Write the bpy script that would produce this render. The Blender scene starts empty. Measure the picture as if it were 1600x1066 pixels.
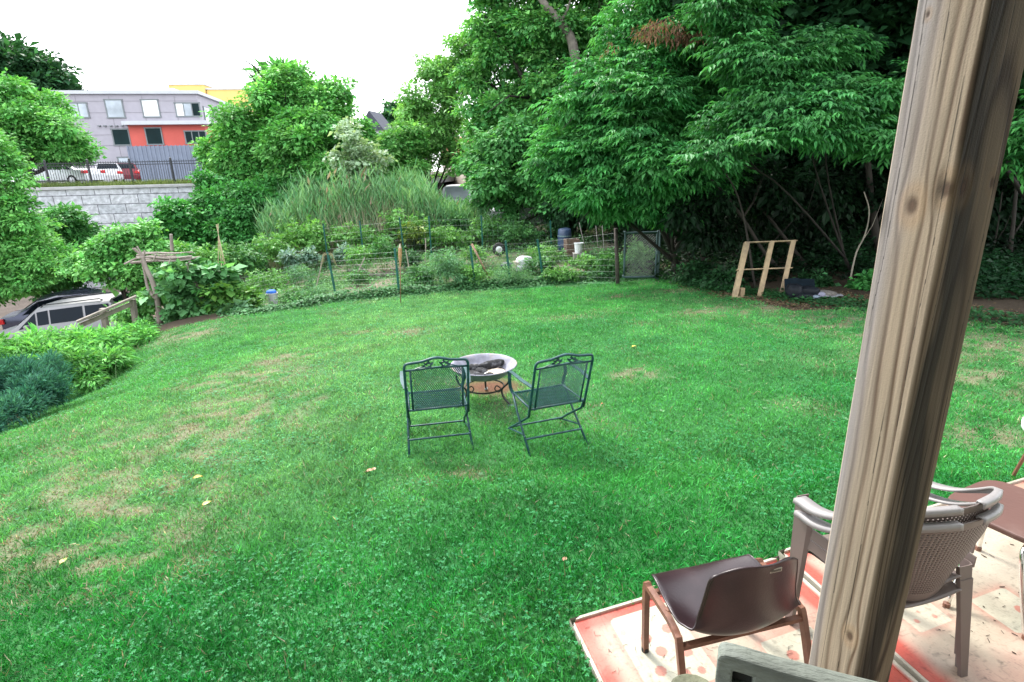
import bpy, bmesh, math, random
import numpy as np
from mathutils import Vector, Matrix

# ------------------------------------------------------------------ camera, world, sun, exposure
SC = bpy.context.scene
COL = SC.collection
FPX = 880.0; CZ = 2.4
PITCH = math.atan(268/880.0); ROLL = math.atan(69/2867.0)
cp, sp, cr, sr = math.cos(PITCH), math.sin(PITCH), math.cos(ROLL), math.sin(ROLL)
FW = np.array([0, cp, -sp]); _u = np.array([0, sp, cp]); _r = np.array([1., 0, 0])
RT = _r*cr - _u*sr; UP = _u*cr + _r*sr
CAM = np.array([0, 0, CZ])
cam = bpy.data.cameras.new('camera'); cam.sensor_width = 36; cam.lens = FPX/1600*36
cam.clip_start = 0.05; cam.clip_end = 3000
co = bpy.data.objects.new('camera', cam); COL.objects.link(co)
M = Matrix.Identity(4)
for i in range(3):
    M[i][0] = RT[i]; M[i][1] = UP[i]; M[i][2] = -FW[i]; M[i][3] = CAM[i]
co.matrix_world = M
SC.camera = co

SUN_EL, SUN_AZ = math.radians(48), math.radians(-35)      # azimuth from +Y towards +X
W = bpy.data.worlds.new('World'); SC.world = W; W.use_nodes = True
nt = W.node_tree; nd = nt.nodes; lk = nt.links
bg = nd['Background']; bg.inputs['Strength'].default_value = 0.12
sky = nd.new('ShaderNodeTexSky'); sky.sky_type = 'NISHITA'; sky.sun_disc = False
sky.sun_elevation = SUN_EL; sky.sun_rotation = SUN_AZ; sky.dust_density = 3.0
tc = nd.new('ShaderNodeTexCoord')
nz = nd.new('ShaderNodeTexNoise'); nz.inputs['Scale'].default_value = 1.6; nz.inputs['Detail'].default_value = 4
lk.new(tc.outputs['Generated'], nz.inputs['Vector'])
rp = nd.new('ShaderNodeValToRGB')
rp.color_ramp.elements[0].position = .3; rp.color_ramp.elements[0].color = (.88, .94, 1, 1)
rp.color_ramp.elements[1].position = .7; rp.color_ramp.elements[1].color = (1, 1, 1, 1)
lk.new(nz.outputs['Fac'], rp.inputs['Fac'])
mu = nd.new('ShaderNodeVectorMath'); mu.operation = 'SCALE'; mu.inputs['Scale'].default_value = 9.0
lk.new(rp.outputs['Color'], mu.inputs[0])
mx = nd.new('ShaderNodeMixRGB'); mx.inputs[0].default_value = .82
lk.new(sky.outputs['Color'], mx.inputs[1]); lk.new(mu.outputs[0], mx.inputs[2])
lk.new(mx.outputs[0], bg.inputs['Color'])
sl = bpy.data.lights.new('sun', 'SUN'); sl.energy = 1.8; sl.angle = math.radians(14); sl.color = (1, .96, .9)
so = bpy.data.objects.new('sun', sl); COL.objects.link(so)
sd = Vector((math.sin(SUN_AZ)*math.cos(SUN_EL), math.cos(SUN_AZ)*math.cos(SUN_EL), math.sin(SUN_EL)))
so.rotation_euler = sd.to_track_quat('Z', 'Y').to_euler()
SC.view_settings.view_transform = 'Standard'; SC.view_settings.look = 'None'
SC.view_settings.exposure = 1.88; SC.view_settings.gamma = 1
SC.cycles.max_bounces = 6; SC.cycles.diffuse_bounces = 3; SC.cycles.transmission_bounces = 4
SC.cycles.transparent_max_bounces = 6

# ------------------------------------------------------------------ maths helpers
RNG = np.random.default_rng(7)
random.seed(5)
def A(*a): return np.array(a, float)
def ray(u, v): return FW + RT*((u-800)/FPX) - UP*((v-533)/FPX)
def P(u, v, D=None, z=None):
    d = ray(u, v); t = D/d[1] if D is not None else (z-CZ)/d[2]
    return CAM + d*t
_T = np.random.default_rng(3).random((32, 32, 32))
def noise(p, s=1.0, o=0.0):
    p = np.asarray(p, float)
    if p.shape[-1] == 2: p = np.concatenate([p, np.zeros(p.shape[:-1]+(1,))], -1)
    q = p*s + o; i = np.floor(q).astype(int); f = q-i; f = f*f*(3-2*f)
    a = i & 31; b = (i+1) & 31
    def t(x, y, z): return _T[x, y, z]
    x0 = t(a[...,0],a[...,1],a[...,2])*(1-f[...,0]) + t(b[...,0],a[...,1],a[...,2])*f[...,0]
    x1 = t(a[...,0],b[...,1],a[...,2])*(1-f[...,0]) + t(b[...,0],b[...,1],a[...,2])*f[...,0]
    x2 = t(a[...,0],a[...,1],b[...,2])*(1-f[...,0]) + t(b[...,0],a[...,1],b[...,2])*f[...,0]
    x3 = t(a[...,0],b[...,1],b[...,2])*(1-f[...,0]) + t(b[...,0],b[...,1],b[...,2])*f[...,0]
    y0 = x0*(1-f[...,1])+x1*f[...,1]; y1 = x2*(1-f[...,1])+x3*f[...,1]
    return y0*(1-f[...,2])+y1*f[...,2]
def fbm(p, s, o=0, n=3):
    r = 0; a = 1; t = 0
    for k in range(n): r = r+a*noise(p, s*2**k, o+17.3*k); t += a; a *= .5
    return r/t
def nrm(v): return v/np.maximum(np.linalg.norm(v, axis=-1, keepdims=True), 1e-9)
def sstep(a, b, x):
    t = np.clip((x-a)/(b-a), 0, 1); return t*t*(3-2*t)
def inpoly(x, y, poly):
    c = np.zeros(np.shape(x), bool); n = len(poly)
    for i in range(n):
        x1, y1 = poly[i]; x2, y2 = poly[(i+1) % n]
        if y1 == y2: continue
        k = ((y1 > y) != (y2 > y)) & (x < (x2-x1)*(y-y1)/(y2-y1)+x1)
        c ^= k
    return c

# ------------------------------------------------------------------ terrain
TC = A(*[0,0,0, 0,5,0, 4,2,0, 6,6,0, 0,10,-.25, 5,11,-.2, 10,10,0, 15,8,.2, 20,20,.3, -3,3,0, -3,8,-.2, -5.5,5.3,-.25, -4,0,0,
  -4,13.2,-.95, -8,12.3,-1.0, 0,15.5,-.93, 3.6,16,-.8, -5.5,16,-1.1, -9,14.2,-1.25, 7,16,-.4, -7,6,-.8, -10,9,-2.1, -12.5,12,-2.5, -11.5,15,-2.75, -14.5,16.5,-2.9,
  -16,20,-3.5, -21,22,-3.5, -24,26,-3.3, -12,24,-2.2, -8,21,-1.4, -4,22,-.8, 2,22,-.5, 7,22,-.4, -2,27,-.6, 4,30,-.4, -3,35,0,
  -16,28.5,-2.6, -22,29,-3.0, -30,24,-3.4, -30,10,-3.6, -18,10,-3.5, -12,3,-2.4, -9,0,-1.4, 12,32,.2, 25,35,.5, 30,10,.5, 0,60,1.5, -20,60,1.5, 30,60,1.5,
  -60,30,0, -60,0,-2, 60,0,1, 0,-20,0.3, 40,-20,.5, -40,-20,-1]).reshape(-1, 3)
def _phi(r): return np.sqrt(r*r+1.5)
_K = _phi(np.linalg.norm(TC[:, None, :2]-TC[None, :, :2], axis=-1))
_n = len(TC); _S = np.zeros((_n+1, _n+1)); _S[:_n, :_n] = _K+np.eye(_n)*-.02; _S[:_n, _n] = 1; _S[_n, :_n] = 1
_w = np.linalg.solve(_S, np.append(TC[:, 2], 0))
def H(x, y):
    x = np.asarray(x, float); y = np.asarray(y, float); sh = x.shape
    x = x.ravel(); y = y.ravel(); out = np.empty(x.size)
    for s in range(0, x.size, 20000):
        e = s+20000
        r = np.sqrt((x[s:e, None]-TC[None, :, 0])**2+(y[s:e, None]-TC[None, :, 1])**2)
        out[s:e] = _phi(r)@_w[:_n]+_w[_n]
    dist = np.hypot(x, y-15)
    b = sstep(45, 90, dist); out = out*(1-b)+1.2*b
    n = sstep(2.5, 1.35, np.maximum(np.abs(x-2.0)*.72, np.abs(y-1.9))); out = out*(1-n)+.24*n    # level where the boards lie
    return out.reshape(sh)
def h(x, y): return float(H([x], [y])[0])
def G(u, v):
    d = ray(u, v); t = np.linspace(1.5, 60, 1200); q = CAM+d*t[:, None]
    below = q[:, 2] < H(q[:, 0], q[:, 1])
    i = int(np.argmax(below)) if below.any() else len(t)-1
    return A(q[i, 0], q[i, 1], h(q[i, 0], q[i, 1]))

# ------------------------------------------------------------------ object helpers
def tag(o, label=None, cat=None, group=None, kind=None):
    if label: o['label'] = label
    if cat: o['category'] = cat
    if group: o['group'] = group
    if kind: o['kind'] = kind
    return o
def empty(name, loc, label, cat, group=None, rz=0):
    o = bpy.data.objects.new(name, None); COL.objects.link(o)
    o.location = tuple(float(c) for c in loc); o.rotation_euler = (0, 0, rz); o.empty_display_size = .1
    return tag(o, label, cat, group)
def link(name, me, mat, parent=None, loc=None):
    o = bpy.data.objects.new(name, me); COL.objects.link(o)
    if mat is not None and not me.materials: me.materials.append(mat)
    if parent is not None: o.parent = parent
    if loc is not None: o.location = tuple(float(c) for c in loc)
    return o
def fast(name, V, F, mat, parent=None, col=None, smooth=False, loc=None):
    V = np.ascontiguousarray(V, np.float32); F = np.ascontiguousarray(F, np.int32); k = F.shape[1]
    me = bpy.data.meshes.new(name)
    me.vertices.add(len(V)); me.vertices.foreach_set('co', V.ravel())
    me.loops.add(F.size); me.loops.foreach_set('vertex_index', F.ravel())
    me.polygons.add(len(F)); me.polygons.foreach_set('loop_start', np.arange(0, F.size, k, dtype=np.int32))
    try: me.polygons.foreach_set('loop_total', np.full(len(F), k, np.int32))
    except Exception: pass
    me.polygons.foreach_set('use_smooth', np.full(len(F), bool(smooth)))
    if col is not None:
        a = me.color_attributes.new('Col', 'FLOAT_COLOR', 'POINT')
        c = np.ones((len(V), 4), np.float32); c[:, :3] = np.clip(col, 0, 1); a.data.foreach_set('color', c.ravel())
    me.update(calc_edges=True)
    return link(name, me, mat, parent, loc)
class MB:
    def __init__(s): s.v = []; s.f = []
    def add(s, V, F):
        o = len(s.v); s.v += [tuple(map(float, p)) for p in V]; s.f += [tuple(i+o for i in f) for f in F]; return s
    def box(s, c, d, R=None):
        c = np.array(c, float); x, y, z = np.array(d, float)/2
        V = [A(a, b, e) for a in (-x, x) for b in (-y, y) for e in (-z, z)]
        if R is not None: V = [R@p for p in V]
        return s.add([p+c for p in V], [(0,1,3,2),(4,6,7,5),(0,4,5,1),(2,3,7,6),(0,2,6,4),(1,5,7,3)])
    def beam(s, a, b, w, t, side=None):
        a = np.array(a, float); b = np.array(b, float); d = b-a; L = np.linalg.norm(d); d = d/L
        if side is None: side = A(0, 0, 1) if abs(d[2]) < .9 else A(0, 1, 0)
        q = np.cross(side, d); q = q/np.linalg.norm(q); r = np.cross(d, q)
        return s.box((a+b)/2, (L, w, t), np.stack([d, q, r], 1))
    def tube(s, pts, r, n=8, cap=True, sq=False):
        pts = [np.array(p, float) for p in pts]; m = len(pts)
        r = [r]*m if np.isscalar(r) else list(r)
        if sq: n = 4
        V = []; nv = None
        for i, p in enumerate(pts):
            t = pts[min(i+1, m-1)]-pts[max(i-1, 0)]; t = t/max(np.linalg.norm(t), 1e-9)
            if nv is None:
                nv = np.cross(t, A(0, 0, 1)) if abs(t[2]) < .95 else np.cross(t, A(0, 1, 0))
            nv = nv-t*(nv@t); nv = nv/max(np.linalg.norm(nv), 1e-9); bv = np.cross(t, nv)
            for k in range(n):
                a = 2*math.pi*(k+(.5 if sq else 0))/n
                V.append(p+r[i]*(1.414 if sq else 1)*(math.cos(a)*nv+math.sin(a)*bv))
        F = [(i*n+k, i*n+(k+1) % n, (i+1)*n+(k+1) % n, (i+1)*n+k) for i in range(m-1) for k in range(n)]
        if cap: F += [tuple(range(n))[::-1], tuple((m-1)*n+k for k in range(n))]
        return s.add(V, F)
    def lathe(s, prof, c=(0, 0, 0), n=24, close=False):
        V = [(c[0]+r*math.cos(2*math.pi*k/n), c[1]+r*math.sin(2*math.pi*k/n), c[2]+z) for r, z in prof for k in range(n)]
        F = [(i*n+k, i*n+(k+1) % n, (i+1)*n+(k+1) % n, (i+1)*n+k) for i in range(len(prof)-1) for k in range(n)]
        if close: F += [tuple(range(n))[::-1], tuple((len(prof)-1)*n+k for k in range(n))]
        return s.add(V, F)
    def prism(s, poly, z0, z1):
        n = len(poly); V = [(x, y, z0) for x, y in poly]+[(x, y, z1) for x, y in poly]
        F = [tuple(range(n))[::-1], tuple(range(n, 2*n))]+[(i, (i+1) % n, n+(i+1) % n, n+i) for i in range(n)]
        return s.add(V, F)
    def grid(s, Gp, thick=0):
        Gp = np.array(Gp, float); a, b = Gp.shape[:2]
        return s.add(Gp.reshape(-1, 3), [(i*b+j, i*b+j+1, (i+1)*b+j+1, (i+1)*b+j) for i in range(a-1) for j in range(b-1)])
    def build(s, name, mat, parent=None, smooth=False, bevel=0, solid=0, sub=0, loc=None, off=0):
        me = bpy.data.meshes.new(name); me.from_pydata(s.v, [], s.f); me.update()
        bm = bmesh.new(); bm.from_mesh(me); bmesh.ops.recalc_face_normals(bm, faces=bm.faces); bm.to_mesh(me); bm.free()
        if smooth:
            me.polygons.foreach_set('use_smooth', [True]*len(me.polygons))
        o = link(name, me, mat, parent, loc)
        if solid:
            m = o.modifiers.new('s', 'SOLIDIFY'); m.thickness = solid; m.offset = off
        if bevel:
            m = o.modifiers.new('b', 'BEVEL'); m.width = bevel; m.segments = 2; m.limit_method = 'ANGLE'
        if sub:
            m = o.modifiers.new('u', 'SUBSURF'); m.levels = sub; m.render_levels = sub
        return o
def spline(pts, n=8):
    pts = [np.array(p, float) for p in pts]; out = []
    for i in range(len(pts)-1):
        p0 = pts[max(i-1, 0)]; p1 = pts[i]; p2 = pts[i+1]; p3 = pts[min(i+2, len(pts)-1)]
        for k in range(n):
            t = k/n; out.append(.5*((2*p1)+(-p0+p2)*t+(2*p0-5*p1+4*p2-p3)*t*t+(-p0+3*p1-3*p2+p3)*t**3))
    out.append(pts[-1]); return out

# ------------------------------------------------------------------ materials
MATS = {}
def mat(name, col, rough=.6, var=.12, scale=6, metal=0, bump=0, bscale=40, dirt=None, dscale=3, spec=.5, coords='Object', stretch=None):
    if name in MATS: return MATS[name]
    m = bpy.data.materials.new(name); m.use_nodes = True; MATS[name] = m
    n = m.node_tree.nodes; l = m.node_tree.links; b = n['Principled BSDF']
    b.inputs['Roughness'].default_value = rough; b.inputs['Metallic'].default_value = metal
    b.inputs['Specular IOR Level'].default_value = spec
    t = n.new('ShaderNodeTexCoord'); vec = t.outputs[coords]
    if stretch:
        mp = n.new('ShaderNodeMapping'); mp.inputs['Scale'].default_value = stretch; l.new(vec, mp.inputs[0]); vec = mp.outputs[0]
    z = n.new('ShaderNodeTexNoise'); z.inputs['Scale'].default_value = scale; z.inputs['Detail'].default_value = 6; l.new(vec, z.inputs['Vector'])
    r = n.new('ShaderNodeValToRGB'); l.new(z.outputs['Fac'], r.inputs[0])
    r.color_ramp.elements[0].position = .3; r.color_ramp.elements[1].position = .7
    r.color_ramp.elements[0].color = tuple(c*(1-var) for c in col)+(1,)
    r.color_ramp.elements[1].color = tuple(min(1, c*(1+var)) for c in col)+(1,)
    out = r.outputs[0]
    if dirt:
        z2 = n.new('ShaderNodeTexNoise'); z2.inputs['Scale'].default_value = dscale; z2.inputs['Detail'].default_value = 8; l.new(vec, z2.inputs['Vector'])
        r2 = n.new('ShaderNodeValToRGB'); r2.color_ramp.elements[0].position = .52; r2.color_ramp.elements[1].position = .68; l.new(z2.outputs['Fac'], r2.inputs[0])
        mxx = n.new('ShaderNodeMixRGB'); l.new(r2.outputs[0], mxx.inputs[0]); l.new(out, mxx.inputs[1]); mxx.inputs[2].default_value = tuple(dirt)+(1,)
        out = mxx.outputs[0]
    l.new(out, b.inputs['Base Color'])
    if bump:
        z3 = n.new('ShaderNodeTexNoise'); z3.inputs['Scale'].default_value = bscale; z3.inputs['Detail'].default_value = 4; l.new(vec, z3.inputs['Vector'])
        bp = n.new('ShaderNodeBump'); bp.inputs['Strength'].default_value = bump; bp.inputs['Distance'].default_value = .01
        l.new(z3.outputs['Fac'], bp.inputs['Height']); l.new(bp.outputs[0], b.inputs['Normal'])
    return m
def leafmat(name, trans=.3, rough=.55, spec=.25):
    m = bpy.data.materials.new(name); m.use_nodes = True
    n = m.node_tree.nodes; l = m.node_tree.links; b = n['Principled BSDF']; o = n['Material Output']
    a = n.new('ShaderNodeAttribute'); a.attribute_name = 'Col'
    b.inputs['Roughness'].default_value = rough; b.inputs['Specular IOR Level'].default_value = spec
    l.new(a.outputs['Color'], b.inputs['Base Color'])
    t = n.new('ShaderNodeBsdfTranslucent'); g = n.new('ShaderNodeVectorMath'); g.operation = 'MULTIPLY'; g.inputs[1].default_value = (1.3, 1.25, .6)
    l.new(a.outputs['Color'], g.inputs[0]); l.new(g.outputs[0], t.inputs[0])
    x = n.new('ShaderNodeMixShader'); x.inputs[0].default_value = trans
    l.new(b.outputs[0], x.inputs[1]); l.new(t.outputs[0], x.inputs[2]); l.new(x.outputs[0], o.inputs[0])
    return m
def colmat(name, rough=.7, bump=0, bscale=60, spec=.3, fine=.0, fscale=60):
    m = bpy.data.materials.new(name); m.use_nodes = True
    n = m.node_tree.nodes; l = m.node_tree.links; b = n['Principled BSDF']
    a = n.new('ShaderNodeAttribute'); a.attribute_name = 'Col'; out = a.outputs['Color']
    b.inputs['Roughness'].default_value = rough; b.inputs['Specular IOR Level'].default_value = spec
    t = n.new('ShaderNodeTexCoord')
    if fine:
        z = n.new('ShaderNodeTexNoise'); z.inputs['Scale'].default_value = fscale; z.inputs['Detail'].default_value = 8; l.new(t.outputs['Object'], z.inputs['Vector'])
        mr = n.new('ShaderNodeMapRange'); mr.inputs[1].default_value = .3; mr.inputs[2].default_value = .7; mr.inputs[3].default_value = 1-fine; mr.inputs[4].default_value = 1+fine
        l.new(z.outputs['Fac'], mr.inputs[0])
        g = n.new('ShaderNodeVectorMath'); g.operation = 'SCALE'; l.new(out, g.inputs[0]); l.new(mr.outputs[0], g.inputs['Scale']); out = g.outputs[0]
    l.new(out, b.inputs['Base Color'])
    if bump:
        z3 = n.new('ShaderNodeTexNoise'); z3.inputs['Scale'].default_value = bscale; z3.inputs['Detail'].default_value = 5; l.new(t.outputs['Object'], z3.inputs['Vector'])
        bp = n.new('ShaderNodeBump'); bp.inputs['Strength'].default_value = bump; bp.inputs['Distance'].default_value = .01
        l.new(z3.outputs['Fac'], bp.inputs['Height']); l.new(bp.outputs[0], b.inputs['Normal'])
    return m
LEAF = leafmat('leaf'); LEAFG = leafmat('glossy_leaf', .25, .55, .3); GRASS = leafmat('grass_blade', .3, .6, .2)
BARK = mat('bark', (.022, .018, .014), .9, .35, 8, bump=.8, bscale=30, stretch=(1, 1, .25))
PALEBARK = mat('pale_bark', (.28, .25, .2), .9, .3, 8, bump=.5, bscale=30, stretch=(1, 1, .25))
GREENMETAL = mat('dark_green_metal', (.007, .048, .055), .42, .25, 25, spec=.45, dirt=(.028, .09, .105), dscale=18)
POSTGREEN = mat('post_green_paint', (.006, .085, .07), .5, .2, 12)
WIRE = mat('galvanised_wire', (.12, .15, .14), .5, .2, 10, metal=.4)
GREYPIPE = mat('galvanised_pipe', (.16, .23, .25), .45, .2, 10, metal=.4)
OLDWOOD = mat('weathered_wood', (.17, .145, .125), .85, .3, 9, bump=.6, bscale=60, stretch=(1, 1, .3), dirt=(.08, .07, .06))
FRESHWOOD = mat('fresh_pallet_wood', (.34, .25, .15), .75, .2, 10, bump=.3, bscale=60, dirt=(.2, .15, .1), dscale=4)
BLACK = mat('black_plastic', (.012, .013, .015), .45, .3, 8)
WHITEP = mat('white_plastic', (.7, .72, .74), .5, .08, 4, dirt=(.4, .4, .36), dscale=4)
RUBBER = mat('rubber', (.015, .015, .016), .8, .2, 10)
GLASS = mat('dark_car_glass', (.006, .011, .018), .2, .2, 1, spec=.1)
CHROME = mat('chrome', (.75, .74, .72), .14, .1, 20, metal=1)
# ------------------------------------------------------------------ ground
LAWN = [G(u, v)[:2] for u, v in [(-250, 900), (0, 672), (60, 636), (130, 585), (245, 522), (380, 494), (455, 482), (525, 470), (620, 462), (740, 450), (900, 440), (1050, 432), (1130, 462), (1240, 488), (1340, 482), (1430, 500), (1600, 512), (1760, 540)]]
LAWN += [A(12, 2), A(9, -1.5), A(-5, -1.5), A(-7, 1)]
GARDEN = [G(u, v)[:2] for u, v in [(330, 492), (455, 482), (525, 470), (620, 462), (740, 450), (900, 440), (1050, 432), (1040, 400), (940, 372), (800, 370), (640, 372), (480, 395), (380, 420)]]
def spot(x, y, u, v, r, asp=1.0):
    g = G(u, v); return np.exp(-(((x-g[0])/r)**2+((y-g[1])/(r*asp))**2))
SPOTS = [(150, 800, .95, .5), (60, 830, .8, .4), (250, 690, 1.0, .6), (420, 640, .8, .6), (200, 870, .5, .4), (380, 590, .9, .5), (330, 640, .6, .5), (230, 780, .4, .3), (100, 870, .35, .3), (720, 745, .3, .2), (300, 520, .8, .5), (440, 560, .7, .5), (560, 520, .5, .6),
         (960, 465, .7, .5), (1130, 485, .8, .5), (1200, 482, .6, .35), (1300, 505, .9, .4), (1400, 520, .9, .5), (1060, 455, .7, .4), (1560, 590, .8, .6), (1590, 545, 1.0, .7), (1540, 690, .4, .3), (640, 520, .5, .4), (990, 585, .3, .2), (1570, 500, 1, .5)]
def dryness(x, y):
    p = np.stack([x, y], -1)
    n = fbm(p, 1.3, 3, 3); d = np.clip((n-.56)*2.4, 0, 1)*.55*sstep(3, 5, y)
    for u, v, r, k in SPOTS:
        d = np.maximum(d, spot(x, y, u, v, r, .8)*1.2*np.clip(fbm(p, 6.5, 9, 4)*4.4-1.65, 0, 1.15))
    g = G(765, 606); pit = np.exp(-(((x-g[0])/.42)**2+((y-g[1])/.3)**2)**2)
    return np.clip(d, 0, 1), pit
def cold(a, b, t): return a[None, :]*(1-t[:, None])+b[None, :]*t[:, None]
xs = np.unique(np.concatenate([np.arange(-9, 12, .12), np.arange(-45, -9, .6), np.arange(12, 45, .6), -45-np.geomspace(1, 800, 20), 45+np.geomspace(1, 800, 20)]))
ys = np.unique(np.concatenate([np.arange(0, 18, .12), np.arange(-20, 0, .8), np.arange(18, 60, .5), 60+np.geomspace(1, 1200, 22), -20-np.geomspace(1, 400, 12)]))
X, Y = np.meshgrid(xs, ys); Z = H(X, Y)
Z = Z+(fbm(np.stack([X, Y], -1), 1.2, 5, 3)-.5)*.06*sstep(3.2, 5, np.hypot(X-1.6, Y-2.6))
V = np.stack([X, Y, Z], -1).reshape(-1, 3); nx = len(xs); ny = len(ys)
I = (np.arange(ny-1)[:, None]*nx+np.arange(nx-1)[None, :]).ravel()
F = np.stack([I, I+1, I+nx+1, I+nx], -1)
x, y = V[:, 0], V[:, 1]; pp = V[:, :2]
soil = cold(A(.035, .027, .02), A(.075, .058, .042), fbm(pp, 2.2, 1, 3))
green = cold(A(.022, .11, .03), A(.045, .16, .05), fbm(pp, 2.5, 6, 3))
dirtc = cold(A(.13, .105, .07), A(.21, .17, .125), fbm(pp, 5, 8, 3))
dr, pit = dryness(x, y); inl = inpoly(x, y, LAWN)
lawnc = green*(1-dr[:, None]*.75)+dirtc*dr[:, None]*.75
lawnc = lawnc*(1-pit[:, None])+A(.11, .055, .035)[None]*pit[:, None]
gard = inpoly(x, y, GARDEN)
gc = cold(A(.04, .10, .03), A(.20, .17, .13), sstep(.42, .62, fbm(pp, .9, 21, 3)))
drive = sstep(-2.6, -3.2, V[:, 2])*(x < -9)
dcol = cold(A(.16, .13, .11), A(.25, .2, .17), fbm(pp, 3, 31, 3))
c = np.where(inl[:, None], lawnc, np.where(gard[:, None], gc, soil*(1-drive[:, None])+dcol*drive[:, None]))
ground = fast('ground', V, F, colmat('ground_soil', .95, .6, 50, .1, .35, 45), col=c, smooth=True)
ground['kind'] = 'structure'

# ------------------------------------------------------------------ lawn grass, clover
def fan(base, d, up, L, Wd, bend):
    """leaf / blade: 4-vertex kite bent out of plane"""
    s = nrm(np.cross(d, up)); n = nrm(np.cross(s, d)); L = L[:, None]; Wd = Wd[:, None]; b = bend[:, None]
    m = base+d*L*.45+n*L*b*.5; t = base+d*L-n*L*b
    return np.stack([base, m+s*Wd*.5, t, m-s*Wd*.5], 1)
def quads(V4): n = len(V4); return V4.reshape(-1, 3), np.arange(n*4).reshape(n, 4)
BO = A(.25, 2.25); E1 = nrm(A(1.23, .43)); E2 = nrm(A(.25, -.97))
def onboard(x, y):
    q = np.stack([x, y], -1)-BO; det = E1[0]*E2[1]-E1[1]*E2[0]
    a = (q[:, 0]*E2[1]-q[:, 1]*E2[0])/det; b = (E1[0]*q[:, 1]-E1[1]*q[:, 0])/det
    return (a > .0) & (b > .0)
def lawn_pts(n, p):
    r = RNG.random(n*2)
    D = 1.6+(14.5)*r**p; a = RNG.uniform(-1.12, 1.2, n*2); x = a*(D+.6); y = D
    k = inpoly(x, y, LAWN) & ~onboard(x, y); return x[k][:n], y[k][:n]
def grass(n):
    x, y = lawn_pts(n, 1.15); n = len(x); p = np.stack([x, y], -1)
    dr, pit = dryness(x, y); keep = RNG.random(n) > np.maximum(pit*1.3, dr*.42); x, y, p, dr = x[keep], y[keep], p[keep], dr[keep]; n = len(x)
    z = H(x, y)+(fbm(p, 1.2, 5, 3)-.5)*.06*sstep(3.2, 5, np.hypot(x-1.6, y-2.6))
    lush = fbm(p, .8, 40, 3); clump = fbm(p, 5, 50, 2)
    a = RNG.uniform(0, 2*math.pi, n); lean = RNG.uniform(.25, 1.1, n)
    dirv = nrm(np.stack([np.cos(a)*lean, np.sin(a)*lean, np.ones(n)], -1))
    near = sstep(7, 3, y)
    L = (.018+.055*RNG.random(n)*(.25+1.3*clump**1.5))*(1+.25*near)*(1-.45*dr)*(1+.02*y)
    Wd = (.0035+.0022*RNG.random(n))*(1+.13*y)
    up = nrm(np.stack([RNG.normal(size=n), RNG.normal(size=n), np.full(n, .3)], -1))
    V4 = fan(np.stack([x, y, z-.004], -1), dirv, up, L, Wd, RNG.uniform(.0, .35, n))
    dark = A(.016, .180, .036); mid = A(.064, .322, .068); lite = A(.150, .335, .125); dry = A(.28, .245, .17)
    t = np.clip((lush-.35)*1.8+.3*(y-5)/10+.15*RNG.normal(size=n), 0, 1)
    pale = np.clip(.5*fbm(p, .9, 60, 3)*sstep(3, 6, y)+sstep(1.0, -2.2, x)*.7*sstep(2.6, 4.2, y)*(1-.7*sstep(-3.6, -5, x)), 0, 1)
    c = cold(dark, mid, t); c = c*(1-pale[:, None])+lite*pale[:, None]
    dm = (RNG.random(n) < dr*.62+.018); c = np.where(dm[:, None], dry*RNG.uniform(.6, 1.1, n)[:, None], c)
    c *= (np.exp(RNG.normal(-.02, .30, n))*(.60+.8*fbm(p, 2.4, 90, 4))*(.8+.4*noise(p, 7, 33)))[:, None]
    V, F = quads(V4); o = fast('lawn_grass', V, F, GRASS, col=np.repeat(c, 4, 0)); tag(o, 'mown green lawn grass with dry worn patches', 'grass', kind='stuff')
def clover(n):
    x, y = lawn_pts(n, 1.0); p = np.stack([x, y], -1); dr, pit = dryness(x, y)
    k = (fbm(p, 1.1, 71, 2)+.25*noise(p, 4, 3) > .52+dr*.3+.16*RNG.random(len(x))) & (pit < .3); x, y, p = x[k], y[k], p[k]; n = len(x)
    z = H(x, y)+.015+.03*RNG.random(n); a = RNG.uniform(0, 2*math.pi, n); Vs = []; Cs = []
    base = np.stack([x, y, z], -1); up = nrm(np.stack([RNG.normal(0, .35, n), RNG.normal(0, .35, n), np.ones(n)], -1))
    L = RNG.uniform(.007, .013, n)*(1+.07*y)
    c = cold(A(.008, .15, .045), A(.05, .29, .10), RNG.random(n))
    for k in range(3):
        b = a+k*2.094; d = np.stack([np.cos(b), np.sin(b), np.full(n, .05)], -1)
        Vs.append(fan(base, nrm(d), up, L, L*.95, np.full(n, .12))); Cs.append(c)
    V, F = quads(np.concatenate(Vs)); c = np.repeat(np.concatenate(Cs), 4, 0)
    o = fast('clover', V, F, LEAF, col=c); tag(o, 'clover leaves growing through the lawn', 'clover', kind='stuff')
grass(420000); clover(40000)

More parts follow.
